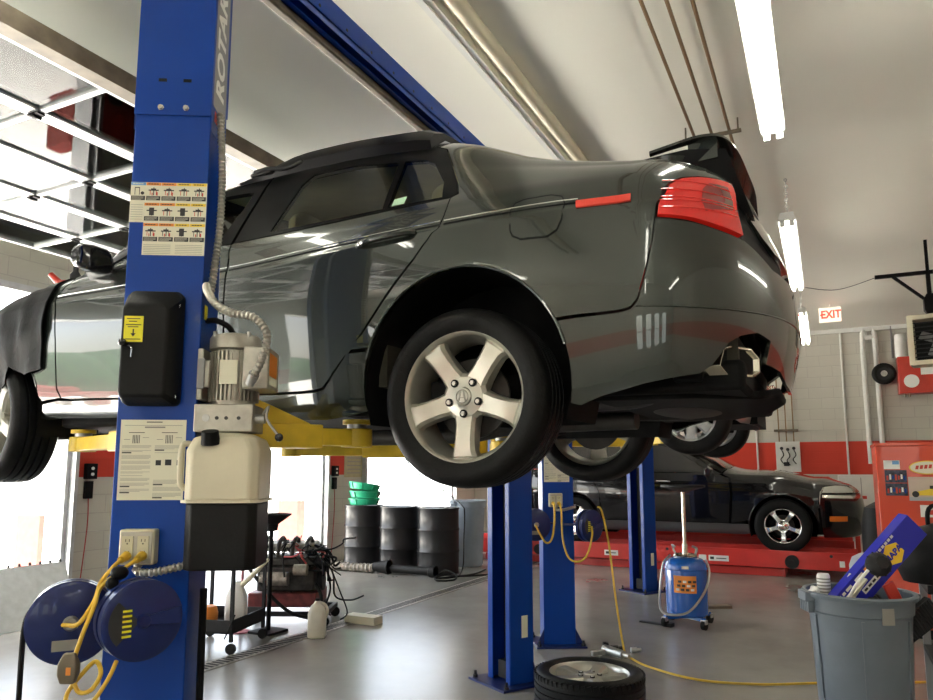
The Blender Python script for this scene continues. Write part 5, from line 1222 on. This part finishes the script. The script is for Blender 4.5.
m=MB().at(Matrix.Rotation(YAW,4,'Z')@Matrix.Rotation(R(70),4,'X')); m.lathe([(0,.04),(.03,.04),(.055,.02),(.062,0),(.055,-.03),(0,-.04)],n=24)
for k in range(10): a=2*PI*k/10; m.bar((.03*math.cos(a),.03*math.sin(a),.038),(.062*math.cos(a),.062*math.sin(a),.0),.006,.01)
m.build('shell','darkgrey',t); MB().tube([(-.05,-.02,-.03),(-.12,-.05,-.12),(-.16,-.04,-.22)],.008,6).build('pipe','paper_white',t)
m=MB().lathe([(0,0),(.032,0),(.033,.005),(.033,.105),(.028,.118),(0,.118)],(-.045,4.42,.72),n=20); o=m.solo('drink_can','paper_white','small white patterned can standing at the left rim of bin','can',loc=(-.045,4.42,.72))
mm=MB(); 
for k in range(5): mm.lathe([(.0335,.02+k*.017),(.0335,.028+k*.017)],(0,0,0),n=20)
mm.build('pattern','ink_grey',o)
m=MB(); random.seed(2)
m.sph((-.09,4.36,.745),.03,10,7); m.v=[(x+random.uniform(-.008,.008),y+random.uniform(-.008,.008),z+random.uniform(-.008,.008)) for x,y,z in m.v]
m.solo('paper_ball','paper_white','crumpled white paper ball at the left handle of bin','paper',loc=(-.09,4.36,.70))
m=MB(); m.loft([[(.0,4.36,.70),(.07,4.33,.72),(.08,4.36,.70),(.01,4.39,.69)],[(.08,4.40,.85),(.16,4.37,.83),(.165,4.39,.82),(.085,4.42,.84)]]); m.solo('flap','paper','cream folded cardboard tucked under the blue box','cardboard',loc=(.05,4.37,.70))
m=MB(); 
for k in range(9): m.sph((.03+.05*(k%5)+random.uniform(-.02,.02),4.45+.08*(k//5)+random.uniform(-.03,.03),.66+random.uniform(0,.05)),.07,10,7,(1,1,.6))
m.solo('bin_liner','black_soft','black plastic rubbish filling the foreground bin','rubbish',loc=(.118,4.466,.6))
t=thing('red_bracket','red plastic part poking out at the right of the bin','part',(.29,4.40,.72)); MB().at(Matrix.Rotation(R(30),4,'Z')@Matrix.Rotation(R(-25),4,'Y')).box(-.03,.03,-.01,.01,0,.10).build('body','red',t,bevel=.004)
# ------------------------------------------------------------------ bench and cabinet on the right
wb=thing('workbench','dark steel workbench cut by the right edge of the photo','workbench',(.46,4.72,0))
MB().box(0,1.3,0,.7,.72,.77).build('top','darkgrey',wb,bevel=.004); MB().box(0.02,1.28,.02,.68,.30,.33).build('shelf','darkgrey',wb)
for x in (.02,1.24):
    for y in (.02,.64): MB().box(x,x+.04,y,y+.04,0,.72).build('leg','grey',wb)
t=thing('tool_bag','black bag slumped on the corner of the dark workbench','bag',(.62,4.86,.77)); 
m=MB(); m.loft([[(.26*s_*math.cos(2*PI*k/14)+dx,.16*s_*math.sin(2*PI*k/14),z) for k in range(14)] for z,s_,dx in ((0,1,0),(.10,1.08,-.02),(.22,.98,-.03),(.30,.7,0),(.34,.3,.03))]); m.build('bag','black_soft',t); MB().tube([(-.12,0,.3),(-.10,-.03,.42),(.08,-.03,.42),(.12,0,.3)],.012,8).build('strap','black',t)
m=MB().lathe([(0,0),(.05,0),(.05,.12),(.02,.16),(.02,.2),(0,.2)],(.60,4.80,.33),n=16); m.solo('spray_bottle','green','green bottle on the lower shelf of the dark workbench','bottle',loc=(.60,4.80,.33))
m=MB().box(.52,.80,4.80,5.0,.33,.50); m.solo('red_box','red','red box on the lower shelf of the dark workbench','box',loc=(.72,4.9,.33),bevel=.006).location=(.84,4.95,.33)
rc_=thing('tool_cabinet','tall red cabinet covered with racing pictures and stickers','cabinet',(.395,7.2,0))
MB().box(0,1.4,0,.6,.08,1.60).build('body','orange_red',rc_,bevel=.008)
MB().box(-.008,1.408,-.01,.61,1.60,1.625).build('top','orange_red',rc_,bevel=.004); MB().box(.03,1.37,.03,.57,0,.08).build('plinth','black',rc_)
def sheet_(nm,x0,x1,z0,z1,mt): return MB().box(x0,x1,-.004,-.0005,z0,z1).build(nm,mt,rc_)
s_=sheet_('notice',.055,.175,1.40,1.475,'paper_white'); MB().box(.12,.17,-.005,-.004,1.44,1.47).build('photo','label_blue',s_)
for z0,z1 in ((1.285,1.392),(1.175,1.280)):
    s_=sheet_('photograph',.058,.222,z0,z1,'photo_dark')
    for k in range(7): MB().box(.07+k*.021,.084+k*.021,-.005,-.004,z0+.02+.006*(k%3),z0+.06+.01*(k%2)).build('figure',('red','paper_white','blue','red_ink')[k%4],s_)
m=MB(); m.prism([(.375+.135*math.cos(2*PI*k/36),1.413+.058*math.sin(2*PI*k/36)) for k in range(36)],(0,-.001,0),(1,0,0),(0,0,1),.003); s_=m.build('oval_sticker','amber',rc_)
m=MB(); m.prism([(.375+.125*math.cos(2*PI*k/36),1.413+.05*math.sin(2*PI*k/36)) for k in range(36)],(0,-.0042,0),(1,0,0),(0,0,1),.001); m.build('field','paper',s_)
m=MB(); 
for k in range(6): m.loft([[(.285+k*.032+dx,-.0060,1.398+k*.003+dz) for dx,dz in ((0,0),(.022,0),(.030,.032),(.008,.032))],[(.285+k*.032+dx,-.0053,1.398+k*.003+dz) for dx,dz in ((0,0),(.022,0),(.030,.032),(.008,.032))]])
m.build('lettering','red_ink',s_)
s_=sheet_('racing_poster',.228,.60,1.135,1.335,'photo_sky')
m=MB(); m.box(.228,.60,-.0052,-.004,1.135,1.165); m.build('track','light_grey',s_)
m=MB(); m.prism([(.25,1.18),(.56,1.18),(.58,1.21),(.50,1.235),(.44,1.26),(.40,1.24),(.30,1.215),(.25,1.205)],(0,-.0045,0),(1,0,0),(0,0,1),.0012); m.build('race_car','amber',s_)
m=MB()
for x in (.275,.45,.54): m.cyl((x,-.0055,1.19),(x,-.0075,1.19),.026,n=18)
m.box(.38,.47,-.0075,-.0058,1.235,1.262); m.build('car_wheels','ink',s_)
s_=sheet_('sticker',.30,.60,1.0,1.10,'paper_white'); MB().box(.36,.55,-.005,-.004,1.02,1.06).build('print','red_ink',s_)
m=MB(); m.lathe([(0,0),(.18,0),(.19,.02),(.20,.42),(.17,.50),(.10,.54),(0,.55)],(.36,8.6,0),n=28); 
m.solo('plastic_tub','light_grey','pale grey rounded plastic tub between the crossover and red cabinet','tub',loc=(.36,8.6,0))
t=thing('dark_barrel','black round covered barrel standing beyond the nose of the black crossover','barrel',(.58,9.9,0)); 
m=MB(); m.lathe([(0,.0),(.2,0),(.24,.1),(.24,.75),(.2,.95),(.08,1.02),(0,1.02)],n=26); m.build('body','black_soft',t)
t=thing('wall_cupboard','white low cupboard on the back wall left of red cabinet','cupboard',(.18,13.75,0)); MB().box(0,.62,0,.44,.0,1.31).build('body','white_metal',t,bevel=.006); MB().box(.33,.34,-.004,0,.05,1.27).build('door_gap','grey',t)
t=thing('jack_stand','red jack standing in front of the white cupboard','jack',(.40,13.4,0)); m=MB(); m.bar((0,0,0),(0,0,1.1),.07,.07); m.box(-.17,.17,-.04,.04,.93,.98); m.build('post','red',t,bevel=.005); MB().box(-.2,.2,-.14,.14,0,.05).build('foot','red',t); m=MB(); m.tube([(-.12,-.05,.5),(-.15,-.06,.8),(0,-.06,.86),(.1,-.05,.7)],.02,8); m.build('hose','rubber',t)
# ------------------------------------------------------------------ drums, pans, hoses by the doorway
dr0=thing('steel_drum','black steel drum with green pans on its lid, leftmost of three','drum',(-6.175,9.02,0),0,'black steel drums')
pr=[(0,.015),(.27,.015),(.277,0),(.289,.004),(.289,.02),(.283,.03),(.283,.27),(.290,.285),(.294,.295),(.290,.305),(.283,.32),(.283,.56),(.290,.575),(.294,.585),(.290,.595),(.283,.61),(.283,.855),(.289,.865),(.289,.88),(.278,.88),(.272,.865),(0,.862)]
MB().lathe(pr,n=44).build('shell','drum',dr0,ang=50)
MB().cyl((.15,-.1,.862),(.15,-.1,.878),.03,n=14).build('bung','steel',dr0)
copy_tree(dr0,None,(-5.49,8.92,0),1.,label='black steel drum in the middle of the three by the doorway')
copy_tree(dr0,None,(-4.84,8.87,0),2.,label='black steel drum nearest the lift column, rightmost of three')
for k,(dx,dy,z,rx,ry,l) in enumerate(((0,0,.882,0,0,'lowest green drain pan on the black drum'),(.01,.0,.987,0,R(1),'middle green drain pan of the stack on the drum'),(-.02,.01,1.095,R(2),R(8),'topmost tilted green drain pan on the black drum'))):
    t=thing('drain_pan',l,'drain pan',(-6.175+dx,9.02+dy,z),0,'green drain pans on the drum',rot=(rx,ry,k*.6))
    MB().lathe([(0,.005),(.19,.0),(.20,.005),(.225,.085),(.240,.09),(.240,.10),(.222,.10),(.195,.015),(0,.015)],n=36).build('pan','green',t)
    for q in range(8):
        a=2*PI*q/8; d_=Vector((math.cos(a),math.sin(a),0)); MB().bar(d_*.205+Vector((0,0,.01)),d_*.236+Vector((0,0,.088)),.02,.012).build('rib','green',t)
    m=MB(); m.tube([(.235,-.06,.09),(.275,-.03,.095),(.275,.03,.095),(.235,.06,.09)],.009,6); m.build('handle','green',t)
t=thing('exhaust_hose','grey corrugated exhaust hose along the floor before the drums','hose',(-6.0,8.46,0))
flex(t,'hose',[(-.62,.02,.06),(-.2,-.02,.06),(.2,-.03,.06),(.40,-.02,.065)],.058,'iron_light'); MB().lathe([(.06,0),(.062,.02),(.095,.22),(.10,.24),(.09,.24),(.058,.02)],(.40,-.02,.085),(1,.04,.02),24).build('cuff','rubber',t)
m=MB(); m.lathe([(0,0),(.05,0),(.055,.02),(.055,.60),(.075,.62),(.075,.70),(.06,.70),(.05,.62)],(-5.33,8.46,.075),(.99,-.05,0),20); m.solo('exhaust_pipe','rubber','black rubber exhaust pipe on the floor in front of middle drum','pipe',loc=(-5.3,8.46,0))
m=MB(); m.tube([(-4.35,9.35,.012),(-4.3,8.9,.012),(-4.42,8.52,.012),(-4.57,8.33,.012),(-4.57,8.45,.06),(-4.5,8.47,.10),(-4.35,8.45,.05),(-4.30,8.3,.012),(-4.45,8.15,.012),(-4.56,8.28,.03),(-4.5,8.46,.04),(-4.35,8.5,.03),(-4.2,8.8,.012),(-3.9,9.25,.012)],.011,8)
m.solo('air_line','rubber','dark air line coiled on the floor in front of right drum','hose',loc=(-4.45,8.4,0))
MB().tube([(-6.7,10.4,2.2),(-5.9,9.9,1.45),(-5.0,9.45,1.05),(-4.60,9.12,.90),(-4.50,9.0,.80),(-4.49,8.96,.45),(-4.47,8.9,.12),(-4.40,8.66,.02)],.008,6).solo('hanging_line','rubber','thin dark line sagging across the doorway to right drum','cable',loc=(-4.42,9.05,.1))
m=MB(); m.box(-6.70,-6.25,9.35,9.55,0,.10); m.solo('floor_mat','black','low black block on the floor behind the leftmost drum','block',loc=(-6.5,9.45,0))
# ------------------------------------------------------------------ service cart and engine
sc_=thing('service_cart','black steel service cart in front of the engine','cart',(-4.12,4.28,0),math.atan2(.52,-.15))
MB().box(0,.56,0,.50,.15,.165).build('tray_floor','black',sc_)
m=MB(); m.box(0,.56,0,.012,.15,.25); m.box(0,.56,.488,.50,.15,.25); m.box(0,.012,.012,.488,.15,.25); m.box(.548,.56,.012,.488,.15,.25); m.build('tray_rim','darkgrey',sc_)
for x,y in ((.0,.0),(.535,.0),(.0,.475),(.535,.475)):
    MB().box(x,x+.025,y,y+.025,.09,.86).build('post','darkgrey',sc_)
    c_=MB().cyl((x+.0,y+.0125,.04),(x+.025,y+.0125,.04),.04,n=18).build('caster','rubber',sc_)
MB().tube([(-.02,.05,.12),(-.05,.0,.2),(-.02,-.03,.3)],.006,6).build('cable','rubber',sc_)
def cw(x,y,z): return sc_.matrix_basis@Vector((x,y,z))
m=MB().lathe([(0,0),(.06,0),(.07,.02),(.075,.12),(.06,.17),(.0,.18)],cw(.10,.26,.165),n=22); m.solo('orange_bottle','orange','orange bottle at the left end of the black cart tray','bottle',loc=cw(.10,.26,.165))
t=thing('white_jug','white oil jug with long spout in the black cart','jug',cw(.26,.11,.165),R(20))
m=MB(); m.loft([[(.085*s_*cx_,.055*s_*cy_,z) for cx_,cy_ in ((-1,-.6),(-.6,-1),(.6,-1),(1,-.6),(1,.6),(.6,1),(-.6,1),(-1,.6))] for z,s_ in ((0,.95),(.02,1),(.22,.95),(.30,.6),(.34,.35))]); m.build('body','white_metal',t,bevel=.006); m=MB(); m.cyl((.03,0,.30),(.10,-.01,.36),.022,.02,n=14); m.cyl((.10,-.01,.36),(.27,-.04,.52),.022,.012,n=14); m.build('spout','tank_white',t)
m=MB()
for k in range(6): m.sph(cw(.06+.05*(k%3),.44-.04*(k//3)-.01*k,.20+.02*(k%2)),.038,10,7,(1.2,1,.7))
m.solo('shop_rags','skin_pink','pink and purple rags at the left end of the cart tray','rags',loc=cw(.1,.42,.165))
m=MB().at(Matrix.Translation(cw(.42,.15,.165))); m.lathe([(0,0),(.05,0),(.06,.05),(.03,.09),(0,.09)],n=16); m.solo('blue_cap','blue_tank','small blue cap at the right end of the cart tray','cap',loc=cw(.42,.15,.165))
t=thing('drain_funnel','black funnel standing behind the cart posts above the engine','funnel',(-4.40,5.00,.0)); m=MB(); m.lathe([(0,.86),(.05,.86),(.06,.92),(.17,1.0),(.17,1.01),(.05,.93),(0,.9)],n=24); m.cyl((0,0,0),(0,0,.87),.02,n=12); m.box(-.12,.12,-.12,.12,0,.02); m.build('funnel','black',t)
en=thing('engine','bare car engine with loose wiring on a low stand','engine',(-4.55,5.45,0),R(25))
m=MB(); m.box(-.25,.28,-.22,.22,.30,.52); m.loft([[(x,y,z) for x,y in ((-.27,-.20),(.27,-.20),(.27,.20),(-.27,.20))] for z in (.52,.60)]); m.build('block','iron',en,bevel=.02)
m=MB(); m.at(TR((0,.06,.64),0,R(12))); m.box(-.26,.25,-.08,.08,0,.08); m.build('valve_cover','iron_light',en,bevel=.02)
m=MB()
for k in range(4): m.tube([(-.2+k*.13,.10,.66),(-.2+k*.13,-.02,.76),(-.2+k*.13,-.16,.72),(-.2+k*.13,-.20,.60)],.020,10)
m.cyl((-.28,.12,.66),(.26,.12,.66),.04,n=16); m.build('intake_manifold','iron',en)
for x,y,z,r_ in ((.31,-.05,.38,.09),(.31,.12,.50,.06),(.31,-.15,.56,.05),(.31,.05,.62,.045)):
    MB().cyl((x-.03,y,z),(x+.02,y,z),r_,n=24).build('pulley','darkgrey',en)
m=MB(); m.cyl((-.2,-.26,.42),(.05,-.26,.42),.06,n=16); m.cyl((.1,-.26,.50),(.22,-.26,.50),.05,n=16); m.build('alternator','iron_light',en)
random.seed(11)
for k in range(26):
    p_=[(random.uniform(-.2,.33),random.uniform(-.2,.15),random.uniform(.6,.72))]
    for q in range(4): l_=p_[-1]; p_.append((l_[0]+random.uniform(-.05,.14),l_[1]+random.uniform(-.12,.06),max(.25,l_[2]+random.uniform(-.14,.06))))
    MB().tube(p_,random.choice((.006,.008,.011)),6).build('wire',random.choice(('black','rubber','black','wire_red')),en)
m=MB(); m.tube([(.30,-.05,.60),(.42,-.1,.45),(.45,-.12,.25),(.60,-.16,.22),(.72,-.15,.26)],.008,6); m.tube([(.42,-.1,.45),(.5,-.16,.30),(.58,-.2,.12),(.52,-.22,.06)],.007,6); m.tube([(.33,.0,.5),(.38,.0,.3),(.34,-.02,.12),(.40,-.04,.06)],.009,6); m.build('harness','black',en)
MB().box(-.32,.30,-.24,.24,.165,.29).build('oil_pan','iron_red',en,bevel=.012)
m=MB(); m.box(-.38,.40,-.26,-.22,.09,.13); m.box(-.38,.40,.22,.26,.09,.13); m.box(-.38,-.34,-.22,.22,.09,.13); m.box(.36,.40,-.22,.22,.09,.13)
for x in (-.28,.26): m.box(x,x+.04,-.24,.24,.13,.165)
m.build('stand','darkgrey',en)
for x in (-.36,.38):
    for y in (-.24,.24): MB().cyl((x,y-.012,.045),(x,y+.012,.045),.045,n=18).build('caster','rubber',en)
m=MB(); m.tube([(-.30,-.26,.5),(-.1,-.33,.30),(.10,-.33,.14),(.30,-.30,.10),(.36,-.28,.25),(.30,-.26,.38)],.016,8); m.build('coolant_hose','rubber',en)
m=MB().sph((-4.62,4.90,.80),.06,12,8,(1,.8,1.3)); m.v=[(x+.012*math.sin(z*60+y*40),y+.012*math.sin(x*70),z) for x,y,z in m.v]; m.cyl((-4.62,4.90,0),(-4.62,4.90,.76),.012,n=8); m.cyl((-4.62,4.90,0),(-4.62,4.90,.01),.08,n=16)
m.solo('red_rag','skin_pink','red rag hung up between the pump tank and the cart','rag',loc=(-4.62,4.90,0))
m=MB(); m.box(-4.30,-3.98,5.22,5.60,.0,.03) if False else m.box(-4.05,-3.72,5.62,5.76,0,.07); m.solo('wood_block','cream','cream timber offcut on the floor beside the engine stand','timber',loc=(-3.9,5.7,0),bevel=.004)
t=thing('oil_jug','cream plastic jug standing on the floor beside the drain','jug',(-3.90,5.03,0),R(30))
m=MB(); m.loft([[(.075*s_*cx_,.055*s_*cy_,z) for cx_,cy_ in ((-1,-.6),(-.6,-1),(.6,-1),(1,-.6),(1,.6),(.6,1),(-.6,1),(-1,.6))] for z,s_ in ((0,.93),(.015,1),(.20,1),(.255,.75),(.285,.35),(.30,.30))]); m.build('body','jug',t,bevel=.008)
MB().tube([(.02,0,.285),(.06,0,.27),(.085,0,.22),(.072,0,.16)],.012,8).build('handle','jug',t); MB().cyl((0,0,.30),(0,0,.318),.02,n=14).build('cap','black',t)
# ------------------------------------------------------------------ dock plate, small floor things
t=thing('dock_plate','pale aluminium plate leaning against the doorway on the left','plate',(-6.6,4.2,0))
P0=[(.22,-.45,.0),(.22,.42,.0),(-.16,.52,.50),(-.16,-.35,.50)]
n_=(Vector(P0[1])-Vector(P0[0])).cross(Vector(P0[3])-Vector(P0[0])).normalized()*.012
MB().loft([[Vector(q)+Vector((0,0,.003)) for q in P0],[Vector(q)-n_+Vector((0,0,.003)) for q in P0]]).build('plate','alu',t)
for k in range(9):
    y=-.33+k*.1; MB().cyl((-.155,y,.502),(-.165,y,.525),.012,n=8).build('stud','darkgrey',t)
bits=[('steel_socket',-2.26,5.50,.022,.05,'bolt','small steel socket on the floor left of second column'),('wheel_nut',-1.66,5.78,.02,.04,'darkgrey','dark wheel nut on the floor right of the second column'),('impact_socket',-1.56,5.64,.026,.09,'darkgrey','black impact socket lying behind the loose wheel'),('air_coupler',-1.42,5.70,.02,.08,'bolt','steel air coupler by the yellow hose behind the loose wheel')]
for nm,x,y,r_,l_,mt,lb in bits:
    m=MB(); m.lathe([(0,0),(r_,0),(r_,l_*.6),(r_*.7,l_*.65),(r_*.7,l_),(0,l_)],(x,y,r_),(.8,.5,0),14); m.solo(nm,mt,lb,'socket',loc=(x,y,0))
t=thing('impact_wrench','steel air wrench lying on the floor behind the loose wheel','wrench',(-1.50,5.50,0),R(-30)); m=MB(); m.cyl((-.10,0,.04),(.10,0,.04),.036,.03,n=16); m.bar((-.06,0,.035),(-.10,-.13,.025),.035,.035); m.build('body','steel',t,bevel=.004); MB().cyl((.10,0,.04),(.16,0,.04),.016,n=12).build('anvil','bolt',t)
m=MB().at(TR((-1.46,6.82,0),R(-15))); m.box(-.16,.10,-.02,.02,0,.015); m.box(.10,.16,-.035,.035,0,.03); m.solo('pry_bar','darkgrey','dark flat bar on the floor left of the blue drainer','bar',loc=(-1.46,6.82,0))
m=MB().at(TR((-1.08,7.9,0),R(30))); m.box(-.14,.14,-.06,.06,0,.025); m.solo('ramp_wedge','brown_steel','small brown plate on the floor behind the blue drainer','plate',loc=(-1.08,7.9,0))
